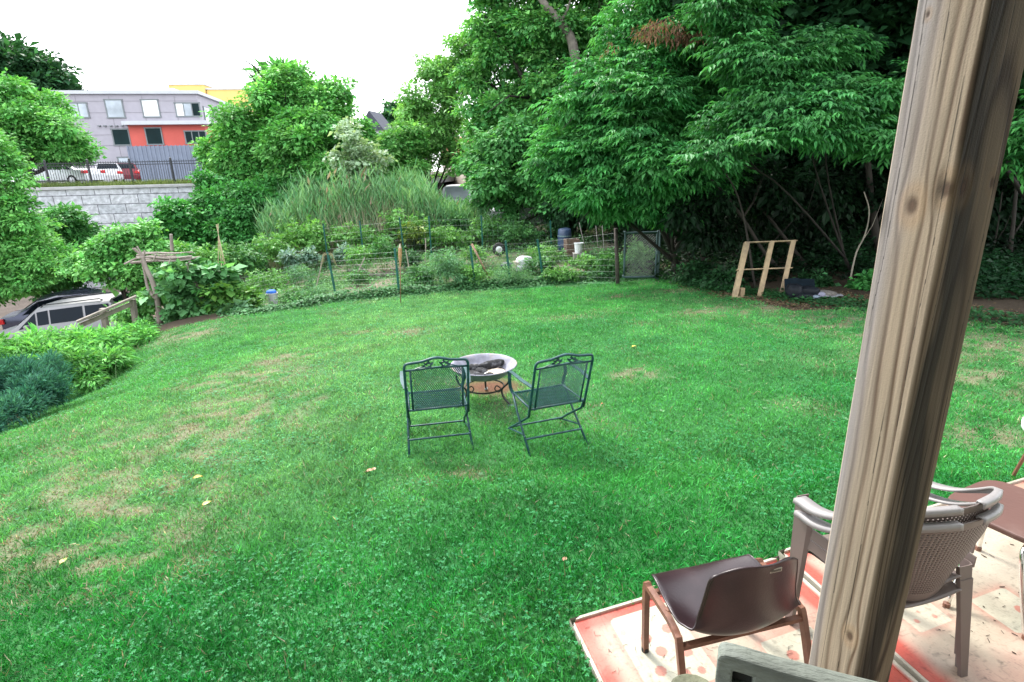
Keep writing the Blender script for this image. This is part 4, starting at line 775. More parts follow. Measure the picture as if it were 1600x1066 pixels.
# squash / hollyhock wall on the arbour, vine mound, bank
plant('squash_vine', 'large leaved squash climbing the left post of the arbour', 'plant', 300, 500, 14.4, BL(14.4, (290, 430, 34, 24, 0), (275, 465, 36, 30, 0), (325, 455, 40, 36, .1), (255, 440, 20, 22, .1), (310, 485, 40, 16, 0), (345, 430, 20, 20, .2)), 420, 9, .2, .16, .15, A(.055, .2, .06), A(.14, .33, .14), stems=14, sr=.01, droop=.25, cvar=.18)
plant('squash_vine', 'yellowing squash vine between the arbour and the bucket', 'plant', 350, 498, 14.5, BL(14.5, (345, 455, 24, 28, 0), (365, 475, 22, 18, 0), (335, 480, 24, 18, 0), (385, 465, 18, 24, .1)), 240, 9, .16, .12, .11, A(.06, .2, .04), A(.15, .32, .07), stems=8, sr=.01)
plant('squash_plant', 'young pale leaved squash at the corner of the lawn', 'plant', 362, 500, 14.1, BL(14.1, (355, 484, 14, 12, 0), (375, 480, 14, 10, 0), (362, 494, 16, 6, 0)), 34, 6, .13, .17, .16, A(.10, .24, .12), A(.16, .32, .17), stems=6, sr=.01)
tree('vine_mound', 'bright vine smothering a small tree above the parked cars', 'vine', 190, 470, 18.5, BL(18.5, (215, 372, 46, 22, 0), (175, 400, 46, 30, 0), (235, 400, 40, 24, 0), (142, 412, 32, 20, -.2), (203, 418, 46, 20, 0), (250, 430, 36, 30, .2), (240, 455, 24, 18, 0), (170, 380, 24, 20, 0)), 2200, 12, .28, .095, .085, BRIGHT[0]*.9, BRIGHT[1]*1.05, r0=.08, seed=60, droop=.5, ntarget=6)
tree('vine_shrub', 'light green brush between the vine mound and the arbour', 'shrub', 300, 430, 20, BL(20, (270, 395, 30, 20, 0), (310, 405, 34, 22, 0), (250, 420, 24, 20, 0)), 520, 11, .28, .12, .1, BRIGHT[0], YELG[1], r0=.05, seed=61)
def bank(name, label, cat, uvs, D0, n, nl, L, Wd, ca, cb, R=.16, **k):
    bl = []
    for (u, v, ru, rv, D) in uvs: bl += BL(D, (u, v, ru, rv, 0), k=1.1)
    return plant(name, label, cat, uvs[0][0], uvs[0][1], D0, bl, n, nl, R, L, Wd, ca, cb, **k)
bank('fern_bank', 'bright feathery leaved plants on the bank beside the stair rail', 'plant', [(200, 522, 46, 16, 12.2), (150, 538, 50, 20, 11.4), (90, 543, 50, 20, 10.6), (30, 553, 50, 22, 9.8)], 11, 1300, 12, .10, .035, BRIGHT[0], BRIGHT[1]*1.15, .15, stems=20, cvar=.24)
bank('fern_bank', 'lower bright green plants along the lawn edge by the bluish bush', 'plant', [(170, 560, 44, 22, 10.4), (110, 565, 46, 22, 9.4), (50, 555, 50, 22, 9.0), (-20, 560, 50, 30, 8.6), (130, 590, 26, 14, 9.2)], 9.5, 1300, 12, .095, .034, BRIGHT[0]*.85, BRIGHT[1], .15, stems=20, cvar=.26)
bank('spurge_bush', 'blue green feathery bush at the left edge of the lawn', 'plant', [(40, 585, 44, 22, 7.6), (75, 580, 28, 20, 7.9), (15, 600, 50, 28, 7.2), (55, 610, 36, 22, 7.0), (-40, 610, 50, 34, 6.9), (0, 640, 36, 16, 6.3), (40, 632, 36, 14, 6.6), (78, 612, 30, 14, 7.2), (-30, 655, 40, 20, 6.0)], 7.2, 1500, 26, .055, .013, A(.025, .12, .085), A(.07, .22, .16), .09, stems=24, flat=1.0, droop=-.5, inner=.6, cvar=.16, lm=LEAFG)
# ------------------------------------------------------------------ wrought iron chairs and fire bowl
def iron_chair(x, y, rz, label, group):
    z = h(x, y); r = empty('iron_armchair', (x, y, z), label, 'chair', group, rz); g = GREENMETAL
    yb0, yb1 = -.245, -.40
    def bk(xx, zz): return A(xx, yb0+(yb1-yb0)*(zz-.42)/.5, zz)
    o = [bk(-.262, .36), bk(-.262, .5), bk(-.262, .84)]+spline([bk(-.262, .86), bk(-.25, .893), bk(-.22, .903), bk(-.12, .912), bk(0, .94), bk(.12, .912), bk(.22, .903), bk(.25, .893), bk(.262, .86)], 4)+[bk(.262, .84), bk(.262, .5), bk(.262, .36)]
    MB().tube(o, .0115, 8).build('back_frame', g, r, smooth=True)
    m = MB(); zt = .835
    m.tube([bk(-.262, zt), bk(0, zt+.012), bk(.262, zt)], .009, 6)
    for s in (-1, 1): m.tube([bk(s*.215, zt), bk(s*.215, .42)], .009, 6)
    m.tube([bk(-.262, .43), bk(.262, .43)], .009, 6); m.build('inner_frame', g, r, smooth=True)
    def mesh(fn, a0, a1, b0, b1, st, rad):
        m = MB(); k = 1.75; rng_ = np.arange(-(b1-b0)/k, (a1-a0)+(b1-b0)/k, st)
        for sg in (1, -1):
            for c0 in rng_:
                # line a = c0 +- (b-b0)/k clipped
                pts = []
                for b_ in np.linspace(b0, b1, 9):
                    a_ = (a0+c0+(b_-b0)/k) if sg > 0 else (a1-c0-(b_-b0)/k)
                    if a0 <= a_ <= a1: pts.append(fn(a_, b_))
                if len(pts) > 1: m.tube(pts, rad, 3, cap=False)
        return m
    mesh(lambda a, b: bk(a, b)+A(0, .004+.012*math.cos(a*6)-.012, 0), -.215, .215, .43, zt, .0165, .0027).build('back_mesh', g, r)
    def stf(a, b): return A(a, b, .432-.018*math.cos((b+.02)*5)*math.cos(a*4)+.25*max(0, b-.15)*-.4)
    mesh(stf, -.24, .24, -.245, .2, .0165, .0027).build('seat_mesh', g, r)
    sf = [A(-.25, -.25, .43), A(-.25, .0, .425), A(-.25, .19, .42)]+spline([A(-.25, .2, .415), A(-.235, .225, .405), A(-.2, .23, .40)], 3)+spline([A(.2, .23, .40), A(.235, .225, .405), A(.25, .2, .415)], 3)+[A(.25, 0, .425), A(.25, -.25, .43), A(-.25, -.25, .43)]
    MB().tube(sf, .0105, 7).build('seat_frame', g, r, smooth=True)
    # scrolled leaves in the crest
    for s in (-1, 1):
        m = MB(); c = bk(s*.062, .872)
        for a0, rr in ((0, .034), (.5, .022)):
            pts = [c+A(rr*(1-.06*k)*math.cos(a0+k*.5)*s, 0, rr*.78*(1-.06*k)*math.sin(a0+k*.5)) for k in range(11)]; m.tube(pts, .0042, 5)
        for (dx, dz, an) in ((-.03, -.004, 2.4), (.03, -.004, .7), (0, .02, 1.57), (.055, -.014, .15), (-.012, -.01, 4.2)):
            p0 = c+A(dx*.4*s, 0, dz*.4); d = A(math.cos(an)*s, 0, math.sin(an)); q = A(-d[2], 0, d[0])
            m.add([p0, p0+d*.018+q*.011+A(0, .005, 0), p0+d*.042, p0+d*.018-q*.011-A(0, .005, 0)], [(0, 1, 2, 3)])
        m.tube(spline([bk(s*.06, .85), bk(s*.12, .86), bk(s*.16, .85), bk(s*.175, .845)], 4), .005, 5)
        m.build('leaf_scroll', g, r)
    for s in (-1, 1):
        # flat arm strip and its upright
        ap = spline([bk(s*.262, .66), A(s*.285, -.15, .662), A(s*.29, .05, .658), A(s*.285, .17, .645), A(s*.28, .205, .62)], 5)
        mm = MB()
        for i in range(len(ap)-1): mm.beam(ap[i], ap[i+1]+(ap[i+1]-ap[i])*.05, .036, .007)
        mm.build('armrest', g, r)
        mm = MB(); up_ = spline([A(s*.28, .205, .625), A(s*.283, .19, .55), A(s*.27, .205, .47), A(s*.255, .19, .42)], 5)
        for i in range(len(up_)-1): mm.beam(up_[i], up_[i+1]+(up_[i+1]-up_[i])*.05, .03, .006, side=A(0, 1, 0))
        mm.build('arm_support', g, r)
        MB().tube([A(s*.262, .17, .43), A(s*.268, .05, .29), A(s*.28, -.285, .005)], .0105, 7).build('leg', g, r, smooth=True)
        MB().tube([bk(s*.262, .44)+A(0, .01, 0), A(s*.255, -.20, .34), A(s*.25, .06, .17), A(s*.27, .285, .02)], .0105, 7).build('leg', g, r, smooth=True)
        MB().tube([A(s*.272, .27, .03), A(s*.276, -.10, .135), A(s*.276, -.16, .13)], .008, 6).build('side_brace', g, r)
    MB().tube([A(-.275, -.17, .115), A(.275, -.17, .115)], .009, 7).build('stretcher', g, r)
    MB().tube([A(-.262, .2, .075), A(.262, .2, .075)], .009, 7).build('stretcher', g, r)
    return r
iron_chair(-.70, 4.75, math.radians(11), 'dark green wrought iron mesh armchair, left one facing the fire bowl', 'wrought iron chairs at the fire bowl')
iron_chair(.30, 4.76, math.radians(20), 'dark green wrought iron mesh armchair, right one with its seat showing', 'wrought iron chairs at the fire bowl')

px_, py_ = -.31, 5.70; pz = h(px_, py_)
fb = empty('fire_bowl', (px_, py_, pz), 'round metal fire bowl on a black scrolled stand, full of ash', 'fire pit')
def colourbowl():
    n = 64; prof = [(0, .285), (.08, .287), (.16, .297), (.23, .32), (.28, .352), (.315, .395), (.335, .418), (.352, .428), (.36, .422), (.352, .412), (.335, .404), (.30, .358), (.24, .312), (.16, .285), (.08, .272), (0, .27)]
    return MB().lathe(prof, (0, 0, 0), n)
colourbowl().build('bowl', mat('ashy_enamel', (.19, .19, .24), .65, .35, 9, bump=.3, dirt=(.3, .25, .2), dscale=6), fb, smooth=True)
MB().lathe([(.0, .305), (.1, .306), (.2, .312), (.24, .33)], n=24).build('ash_bed', mat('ash', (.10, .09, .1), .95, .6, 25, bump=1, bscale=30, dirt=(.35, .3, .28), dscale=14), fb, smooth=True)
m = MB()
for i in range(3):
    a = math.radians(40+120*i-90+20); c, s = math.cos(a), math.sin(a)
    pts = spline([A(.33*c, .33*s, .36), A(.30*c, .30*s, .26), A(.22*c, .22*s, .17), A(.24*c, .24*s, .08), A(.32*c, .32*s, .012)], 5)
    MB().tube(pts, .011, 6, sq=False).build('leg', BLACK, fb, smooth=True)
    MB().tube(spline([A(.22*c, .22*s, .17), A(.16*c, .16*s, .20), A(.13*c, .13*s, .16), A(.17*c, .17*s, .13), A(.2*c, .2*s, .15)], 4), .007, 5).build('scroll', BLACK, fb, smooth=True)
    MB().box((.33*c, .33*s, .008), (.06, .03, .012), np.array(Matrix.Rotation(a, 3, 'Z'))).build('foot', GREYPIPE, fb)
m.lathe([(.205, .16), (.215, .16), (.215, .175), (.205, .175), (.205, .16)], n=32); m.build('ring', BLACK, fb)
CHAR = mat('charcoal', (.012, .012, .014), .9, .5, 20, bump=1, bscale=50, dirt=(.12, .12, .13), dscale=16); PAPER = mat('pale_ash_flake', (.5, .42, .33), .9, .3, 20, bump=.5)
def lump(name, c, sz, mt, label, cat, seed, rz=0, squash=1):
    bm = bmesh.new(); bmesh.ops.create_icosphere(bm, subdivisions=3, radius=1); V = np.array([v.co[:] for v in bm.verts]); bm_f = [tuple(v.index for v in f.verts) for f in bm.faces]; bm.free()
    V = V*(.75+.5*fbm(V, 1.9, seed, 3))[:, None]; V = np.sign(V)*np.abs(V)**.85*np.array(sz); ca_, sa_ = math.cos(rz), math.sin(rz)
    V = np.stack([V[:, 0]*ca_-V[:, 1]*sa_, V[:, 0]*sa_+V[:, 1]*ca_, V[:, 2]], 1)
    o = fast(name, V, np.array(bm_f), mt, loc=c, smooth=True); return tag(o, label, cat)
for i, (dx, dy, dz, sx, sy, sz, rz, lab) in enumerate([(.08, .10, .345, .13, .038, .036, .55, 'long charred log leaning on the far rim of the fire bowl'), (-.13, .03, .325, .05, .035, .04, .2, 'charred chunk upright at the left of the ash'), (-.12, -.07, .30, .09, .035, .03, -.3, 'charred log lying at the left front of the ash'), (-.03, -.02, .31, .06, .05, .035, 1.0, 'black charcoal lump in the middle of the fire bowl'), (-.03, -.12, .295, .05, .03, .026, .1, 'small charcoal lump near the front of the ash'), (-.19, -.02, .315, .035, .03, .028, 1.8, 'small charcoal lump against the left side of the bowl'), (-.08, .08, .31, .05, .04, .035, .7, 'charred lump behind the middle of the ash'), (.06, -.12, .305, .04, .028, .022, .4, 'small black cinder at the front right of the ash'), (-.13, -.13, .315, .04, .03, .022, 2.2, 'flat black cinder at the front left of the ash')]):
    lump('charred_log', (px_+dx, py_+dy, pz+dz+.034), (sx*1.2, sy*1.3, sz*1.3), CHAR, lab, 'firewood', i*5.1, rz)
lump('ash_flake', (px_+.12, py_-.02, pz+.335), (.12, .085, .02), PAPER, 'pale tan flake of burnt board in the ash', 'ash', 31, .5)
lump('ash_flake', (px_+.03, py_-.07, pz+.333), (.06, .045, .018), mat('white_ash', (.6, .62, .6), .9, .3, 20, bump=.5), 'white ash clump at the front of the fire bowl', 'ash', 37, .2)

# ------------------------------------------------------------------ painted boards
GZ = h(1.8, 2.2); BT = GZ+.03
def board(name, label, o, nu, nv, spots, seed, rim=True, lift=0):
    st = .005; us = np.arange(0, nu+st/2, st); vs = np.arange(0, nv+st/2, st); U, Vv = np.meshgrid(us, vs)
    p = np.array(o)[None, None]+U[..., None]*E1+Vv[..., None]*E2; q = np.stack([U, Vv], -1)
    e = np.minimum.reduce([U, nu-U, Vv, nv-Vv]); nn = fbm(q, 3, seed, 3); n2 = fbm(q, 14, seed+4, 3)
    base = cold(A(.34, .285, .22), A(.43, .39, .33), nn.ravel()).reshape(U.shape+(3,))*(.86+.2*n2)[..., None]
    red = np.clip(1.25*np.exp(-((e-.035)/(.025+.11*nn*nn*1.6))**2), 0, 1)*sstep(.36, .66, nn+.08)
    cloud = sstep(.48, .72, fbm(q, 1.9, seed+9, 5))*.30; red = np.clip(red+cloud, 0, 1)
    rimm = (e < .018); R_ = A(.40, .075, .055)
    patches = np.zeros(U.shape); dots = np.zeros(U.shape)
    for (cu, cv, w, h_, dl) in spots:
        d = np.maximum(np.abs(U-cu)-w/2+.02, 0)**2+np.maximum(np.abs(Vv-cv)-h_/2+.02, 0)**2; patch = d < .02**2
        halo = np.exp(-(np.sqrt(d)/.05)**2)*(.3+.8*nn); red = np.clip(np.maximum(red, halo*.65), 0, 1); patches = np.maximum(patches, patch)
        for (du, dv, rr) in dl: dots = np.maximum(dots, (np.hypot(U-cu-du, Vv-cv-dv) < rr)*1.0)
    patches = patches*(.62+.3*sstep(.3, .6, nn)); red = red*(1-patches)+patches*dots*.62
    c = base*(1-red[..., None])+R_*red[..., None]*(.85+.4*n2)[..., None]
    pm = (patches*(dots < .5))[..., None]; c = c*(1-pm)+(A(.40, .40, .33)*(.92+.12*n2)[..., None])*pm
    c = np.where(rimm[..., None], A(.46, .42, .36)*(.7+.5*n2)[..., None], c)
    grime = sstep(.68, .8, fbm(q, 31, seed+20, 4))*.3+sstep(.5, .8, fbm(q, 4, seed+33, 4))*.22; scr = (np.abs(fbm(q*A(1, 5), 9, seed+60, 2)-.5) < .012)*.18+(np.abs(fbm(q*A(5, 1), 7, seed+70, 2)-.5) < .010)*.15; c = c*(1-np.clip(grime+scr, 0, .75)[..., None]); c = c*A(1, .985, .95)
    z = BT+lift+.010*(e < .018)-.003*((e > .018) & (e < .03))+0*U
    if rim: z = z+.0
    Vt = np.concatenate([p, z[..., None]], -1); a, b = U.shape; idx = np.arange(a*b).reshape(a, b)
    F = np.stack([idx[:-1, :-1], idx[:-1, 1:], idx[1:, 1:], idx[1:, :-1]], -1).reshape(-1, 4)
    loop = np.concatenate([idx[0, :], idx[1:, -1], idx[-1, :-1][::-1], idx[1:-1, 0][::-1]])
    Vf = Vt.reshape(-1, 3); low = Vf[loop].copy(); low[:, 2] = GZ-.02; nV = len(Vf); L = len(loop); k = np.arange(L)
    Fs = np.stack([loop, nV+k, nV+(k+1) % L, loop[(k+1) % L]], -1)
    # rounded corners are cut by dropping corner cells
    cc = q.reshape(-1, 2)[F].mean(1); rad = .07; cu = np.maximum(rad-np.minimum(cc[:, 0], nu-cc[:, 0]), 0); cv = np.maximum(rad-np.minimum(cc[:, 1], nv-cc[:, 1]), 0); keep = np.hypot(cu, cv) < rad
    org = A(o[0], o[1], GZ); col_ = np.concatenate([c.reshape(-1, 3), np.tile(A(.45, .41, .36), (L, 1))])
    ee = np.minimum.reduce([U, nu-U, Vv, nv-Vv])
    ob = fast(name, np.concatenate([Vf, low])-org, np.concatenate([F[keep], Fs]), BOARDM, col=col_, loc=org)
    return tag(ob, label, 'painted board')
BOARDM = colmat('board_paint', .42, .15, 80, .4, .06, 120)
B0 = A(.25, 2.25); E1 = nrm(A(1.23, .43)); E2 = nrm(A(.25, -.97))
pd = [(-.05, -.07, .028), (.075, -.085, .028), (-.02, .02, .028), (.09, .06, .03), (-.075, .11, .026), (.02, .16, .028), (.10, .17, .02)]
board('painted_board', 'weathered cream board with red sprayed edges under the brown shell chair', B0, 1.30, 2.0, [(.36, .30, .34, .46, pd), (.95, .62, .3, .36, pd[:4])], 2)
o2 = B0+E1*1.325-E2*.03
board('painted_board', 'larger cream board with red sprayed edges under the stacked plastic chairs', o2, 2.6, 2.4, [(.34, .62, .22, .16, [(-.06, .02, .012), (0, -.02, .01), (.05, .03, .012)]), (.78, .75, .26, .22, [(.05, .02, .028)]), (.7, .2, .24, .16, pd[:2])], 7, lift=.004)
# twigs and dark crumbs on the boards
m = MB()
for i in range(160):
    a, b = RNG.uniform(.2, 1.5), RNG.uniform(.25, 1.6); q = o2+E1*a+E2*b; an = RNG.uniform(0, 6.28); L = RNG.uniform(.004, .03)
    m.tube([A(q[0], q[1], BT+.0075), A(q[0]+L*math.cos(an), q[1]+L*math.sin(an), BT+.0085)], RNG.uniform(.0008, .003), 4)
for i in range(150):
    q = B0+E1*RNG.uniform(.05, 1.25)+E2*RNG.uniform(.05, 1.1); an = RNG.uniform(0, 6.28); L = RNG.uniform(.003, .03); b_ = an+RNG.normal(0, .7)
    m.tube([A(q[0], q[1], BT+.003), A(q[0]+L*math.cos(an), q[1]+L*math.sin(an), BT+.004), A(q[0]+L*(math.cos(an)+math.cos(b_)), q[1]+L*(math.sin(an)+math.sin(b_)), BT+.003)], RNG.uniform(.0004, .0012), 3)
tag(m.build('debris', mat('dark_debris', (.05, .035, .025), .9, .4, 30)), 'dark twigs and crumbs scattered over the painted boards', 'debris', kind='stuff')

# ------------------------------------------------------------------ brown shell chair
def frame2(yaw): c, s = math.cos(yaw), math.sin(yaw); return A(c, s), A(-s, c)
SHELL = mat('dark_brown_plastic', (.024, .012, .015), .29, .3, 5, bump=.08, bscale=120, dirt=(.04, .025, .027), dscale=2.5, spec=.55); RUST = mat('rusty_brown_tube', (.17, .075, .048), .5, .3, 14, bump=.3, dirt=(.2, .09, .05), dscale=9)
bc = empty('shell_chair', (.866, 1.935, BT), 'dark brown moulded plastic shell chair on rusty square tube legs', 'chair', rz=math.radians(14))
prof = spline([A(0, .215, .385), A(0, .195, .418), A(0, .12, .425), A(0, 0, .395), A(0, -.09, .368), A(0, -.16, .385), A(0, -.20, .46), A(0, -.213, .58), A(0, -.22, .69), A(0, -.228, .735)], 5)
ns = len(prof); Gp = []
for i, c_ in enumerate(prof):
    t = i/(ns-1); hw = np.interp(t, [0, .05, .15, .45, .6, .75, .93, .98, 1], [.09, .18, .238, .262, .235, .205, .185, .175, .15]); row = []
    for j in range(25):
        k = -1+2*j/24; back = sstep(.5, .72, t); seat = 1-back
        x_ = k*hw-.01; y_ = c_[1]+back*.06*k*k-.07*abs(k)**5*sstep(.18, 0, t); z_ = c_[2]+seat*(.016*abs(k)**3-.018*(1-k*k))*sstep(0, .12, t)-back*.05*abs(k)**4*sstep(.72, 1, t)+.05*sstep(.28, .5, t)*(1-back)*k*k-seat*.03*abs(k)**6*sstep(.2, 0, t)
        row.append((x_, y_, z_))
    Gp.append(row)
MB().grid(Gp).build('shell', SHELL, bc, smooth=True, solid=.006, sub=1)
# rolled edge
edge = [Gp[i][0] for i in range(ns)]+[Gp[-1][j] for j in range(1, 25)]+[Gp[i][24] for i in range(ns-2, -1, -1)]+[Gp[0][j] for j in range(23, 0, -1)]+[Gp[0][0]]
MB().tube([A(*p)-A(0, 0, .003) for p in edge], .0052, 6).build('rim', SHELL, bc, smooth=True)
lb = MB().box((.03, -.222, .70), (.05, .003, .016)); lb.build('label_plate', mat('label_plate', (.45, .42, .36), .5, .1, 20), bc)
MB().box((.03, -.224, .70), (.042, .0015, .009)).build('label_print', mat('label_print', (.08, .07, .06), .5, .6, 200), bc)
for s in (-1, 1):
    MB().tube(spline([A(s*.25, .19, 0), A(s*.275, .165, .37), A(s*.277, .135, .395), A(s*.277, .09, .395)], 4)+spline([A(s*.277, -.03, .388), A(s*.28, -.10, .37), A(s*.283, -.13, .33), A(s*.29, -.24, 0)], 4), .0125, 4, sq=True).build('leg', RUST, bc)
    for y_, z_ in ((.19, .0), (-.24, .0)): MB().lathe([(.0, .0), (.017, .0), (.017, .02), (.0, .02)], (s*(.25 if y_ > 0 else .29), y_, z_), 10).build('foot_cap', RUBBER, bc)
    MB().lathe([(0, -.012), (.014, -.01), (.014, .01), (0, .012)], (s*.262, .0, .395), 8).build('bolt', RUST, bc)
MB().beam(A(-.28, -.125, .335), A(.28, -.125, .335), .024, .018).build('cross_bar', RUST, bc); MB().beam(A(-.27, .12, .385), A(.27, .12, .385), .02, .018).build('cross_bar', RUST, bc)

# ------------------------------------------------------------------ stacked plastic armchairs
TAUPE = mat('taupe_plastic', (.15, .118, .108), .42, .06, 3, spec=.45); TAUPE_LIT = mat('taupe_plastic_lit', (.25, .235, .235), .38, .06, 3, spec=.5)  # lighter copy for rims and arms, their highlight put into the colour
def plastic_chair():
    r = empty('plastic_armchair', (1.62, 2.08, BT), 'taupe plastic garden armchair with perforated back, lower of the stacked pair', 'chair', rz=math.radians(15))
    def back(a, b):      # a in -1..1 across, b 0..1 up
        w = .17+.10*sstep(0, .75, b); x_ = a*w; y_ = -.185-.10*b+.085*a*a*(.4+.6*b); z_ = .39+.44*b-.02*a*a*b+.05*a*a*(1-b); return (x_, y_, z_)
    na, nb = 61, 67; V = []; F = []
    for j in range(nb):
        for i in range(na): V.append(back(-1+2*i/(na-1), j/(nb-1)))
    for j in range(nb-1):
        for i in range(na-1):
            hole = (i % 2 == 1) and (j % 2 == 1) and 4 < i < na-5 and 5 < j < nb-7
            if i % 2 == 1 and j % 2 == 1 and (i//2+j//2) % 1 == 0 and hole: continue
            F.append((j*na+i, j*na+i+1, (j+1)*na+i+1, (j+1)*na+i))
    MB().add(V, F).build('backrest', TAUPE, r, smooth=True, solid=.005)
    # top rim, swept into the arms
    for s in (-1, 1):
        side = spline([A(s*.05, -.287, .838), A(s*.16, -.262, .835), A(s*.255, -.21, .815), A(s*.295, -.13, .76), A(s*.315, -.02, .69), A(s*.318, .08, .655), A(s*.308, .17, .645), A(s*.30, .20, .635)], 5)
        n_ = len(side); top = []; 
        for i, p_ in enumerate(side):
            t = i/(n_-1); wd_ = .028+.034*sstep(.35, .8, t); out = A(s*sstep(.15, .6, t)+.0, -1+sstep(.15, .6, t), 0); out = out/np.linalg.norm(out)
            top.append([p_-out*wd_*.5-A(0, 0, .01), p_-out*wd_*.45, p_+out*wd_*.45, p_+out*wd_*.5-A(0, 0, .022)])
        MB().grid(top).build('armrest', TAUPE_LIT, r, smooth=True, solid=.005)
        # front leg: tapered channel
        lg = []
        for t in np.linspace(0, 1, 8):
            c_ = A(s*.30, .20, .635)*(1-t)+A(s*.262, .215, .0)*t; w_ = .045*(1-t)**.8+.036; d_ = .03*(1-t)+.030
            lg.append([c_+A(-s*.0, -w_, 0), c_+A(s*.012, -w_*.8, 0), c_+A(s*.016, 0, 0), c_+A(s*.0, .012, 0), c_+A(-s*d_, .010, 0)])
        MB().grid(lg).build('leg', TAUPE, r, smooth=False, solid=.005)
        MB().beam(A(s*.292, .15, .50), A(s*.275, -.17, .50), .008, .05, side=A(0, 0, 1)).build('side_rail', TAUPE, r)
        lg = []
        for t in np.linspace(0, 1, 8):
            c_ = A(s*.225, -.175, .44)*(1-t)+A(s*.225, -.255, .0)*t; w_ = .022*(1-t)+.019
            lg.append([c_+A(-s*w_, .0, 0), c_+A(-s*w_*.9, -.012, 0), c_+A(s*w_*.7, -.014, 0), c_+A(s*w_*.9, .0, 0), c_+A(s*w_*.9, .04, 0)])
        MB().grid(lg).build('leg', TAUPE, r, smooth=False, solid=.005)
    V = []; F = []; na, nb = 31, 29
    for j in range(nb):
        for i in range(na):
            a, b = -1+2*i/(na-1), j/(nb-1); V.append((a*(.19+.065*b), -.20+.42*b, .405-.02*(1-a*a)-.03*max(0, b-.85)/.15+.02*b))
    for j in range(nb-1):
        for i in range(na-1):
            if i % 2 == 1 and j % 2 == 1 and 3 < i < na-4 and 3 < j < nb-4: continue
            F.append((j*na+i, j*na+i+1, (j+1)*na+i+1, (j+1)*na+i))
    MB().add(V, F).build('seat', TAUPE, r, smooth=True, solid=.005)
    return r
def dup(root, loc, rz, label=None):
    r = root.copy(); COL.objects.link(r); r.location = loc; r.rotation_euler = (0, 0, rz)
    if label: r['label'] = label
    for ch in list(root.children):
        c_ = ch.copy(); COL.objects.link(c_); c_.parent = r
        for g_ in ch.children: d_ = g_.copy(); COL.objects.link(d_); d_.parent = c_
    return r
pc = plastic_chair(); p2 = dup(pc, pc.location+Vector((-.005, .012, .058)), math.radians(15.5), 'taupe plastic garden armchair with perforated back, upper of the stacked pair')
for c_ in (pc, p2): c_['group'] = 'stacked plastic armchairs'

# ------------------------------------------------------------------ brown seated chrome chair
BRS = mat('brown_seat_board', (.105, .05, .04), .5, .1, 4, bump=.1, dirt=(.15, .09, .075), dscale=3)
fc = empty('chrome_chair', (2.50, 2.42, BT), 'flat brown seated chair with bent chrome legs at the right edge', 'chair', rz=math.radians(25))
V = []; n_ = 40
for k in range(n_):
    a = 2*math.pi*k/n_; c_, s_ = math.cos(a), math.sin(a); V.append((.25*np.sign(c_)*abs(c_)**.45, .235*np.sign(s_)*abs(s_)**.45))
MB().prism(V, .425, .455).build('seat', BRS, fc, bevel=.008)
MB().lathe([(0, .4565), (.006, .458), (.009, .4555)], (-.02, .19, 0), 8).build('screw', CHROME, fc)
for s in (-1, 1):
    MB().tube(spline([A(s*.15, -.14, .415), A(s*.225, -.14, .405), A(s*.26, -.15, .36), A(s*.275, -.19, .2), A(s*.30, -.25, .01)], 5), .013, 8).build('leg', CHROME, fc, smooth=True)
    MB().tube(spline([A(s*.15, .06, .415), A(s*.22, .05, .40), A(s*.28, .045, .33), A(s*.40, .03, .01)], 5) if s < 0 else spline([A(.15, .1, .415), A(.2, .13, .40), A(.21, .19, .3), A(.22, .20, .01)], 5), .013, 8).build('leg', CHROME, fc, smooth=True)
    for yy, xx in ((-.25, .30), (.03, .40) if s < 0 else (.20, .22)): MB().lathe([(0, 0), (.016, 0), (.016, .025), (0, .03)], (s*xx, yy, .0), 10).build('foot_cap', RUST, fc)
    MB().tube([A(s*.20, -.21, .36), A(s*.205, -.27, .6), A(s*.2, -.31, .82)], .012, 8).build('back_upright', CHROME, fc, smooth=True)
MB().prism([(-.21, -.30), (.21, -.30), (.2, -.325), (-.2, -.325)], .62, .84).build('backrest', BRS, fc, bevel=.006)
# white stool just entering the frame
wt = empty('round_stool', (3.62, 3.30, h(3.62, 3.30)), 'white rimmed round stool with thin dark legs cut by the right edge', 'stool')
MB().lathe([(0, .50), (.2, .50), (.235, .49), (.25, .46), (.245, .42), (.22, .40), (0, .41)], n=28).build('seat', WHITEP, wt, smooth=True)
for k in range(4):
    a = math.radians(20+90*k); MB().tube([A(.16*math.cos(a), .16*math.sin(a), .41), A(.24*math.cos(a), .24*math.sin(a), .0)], .012, 7).build('leg', RUST, wt)

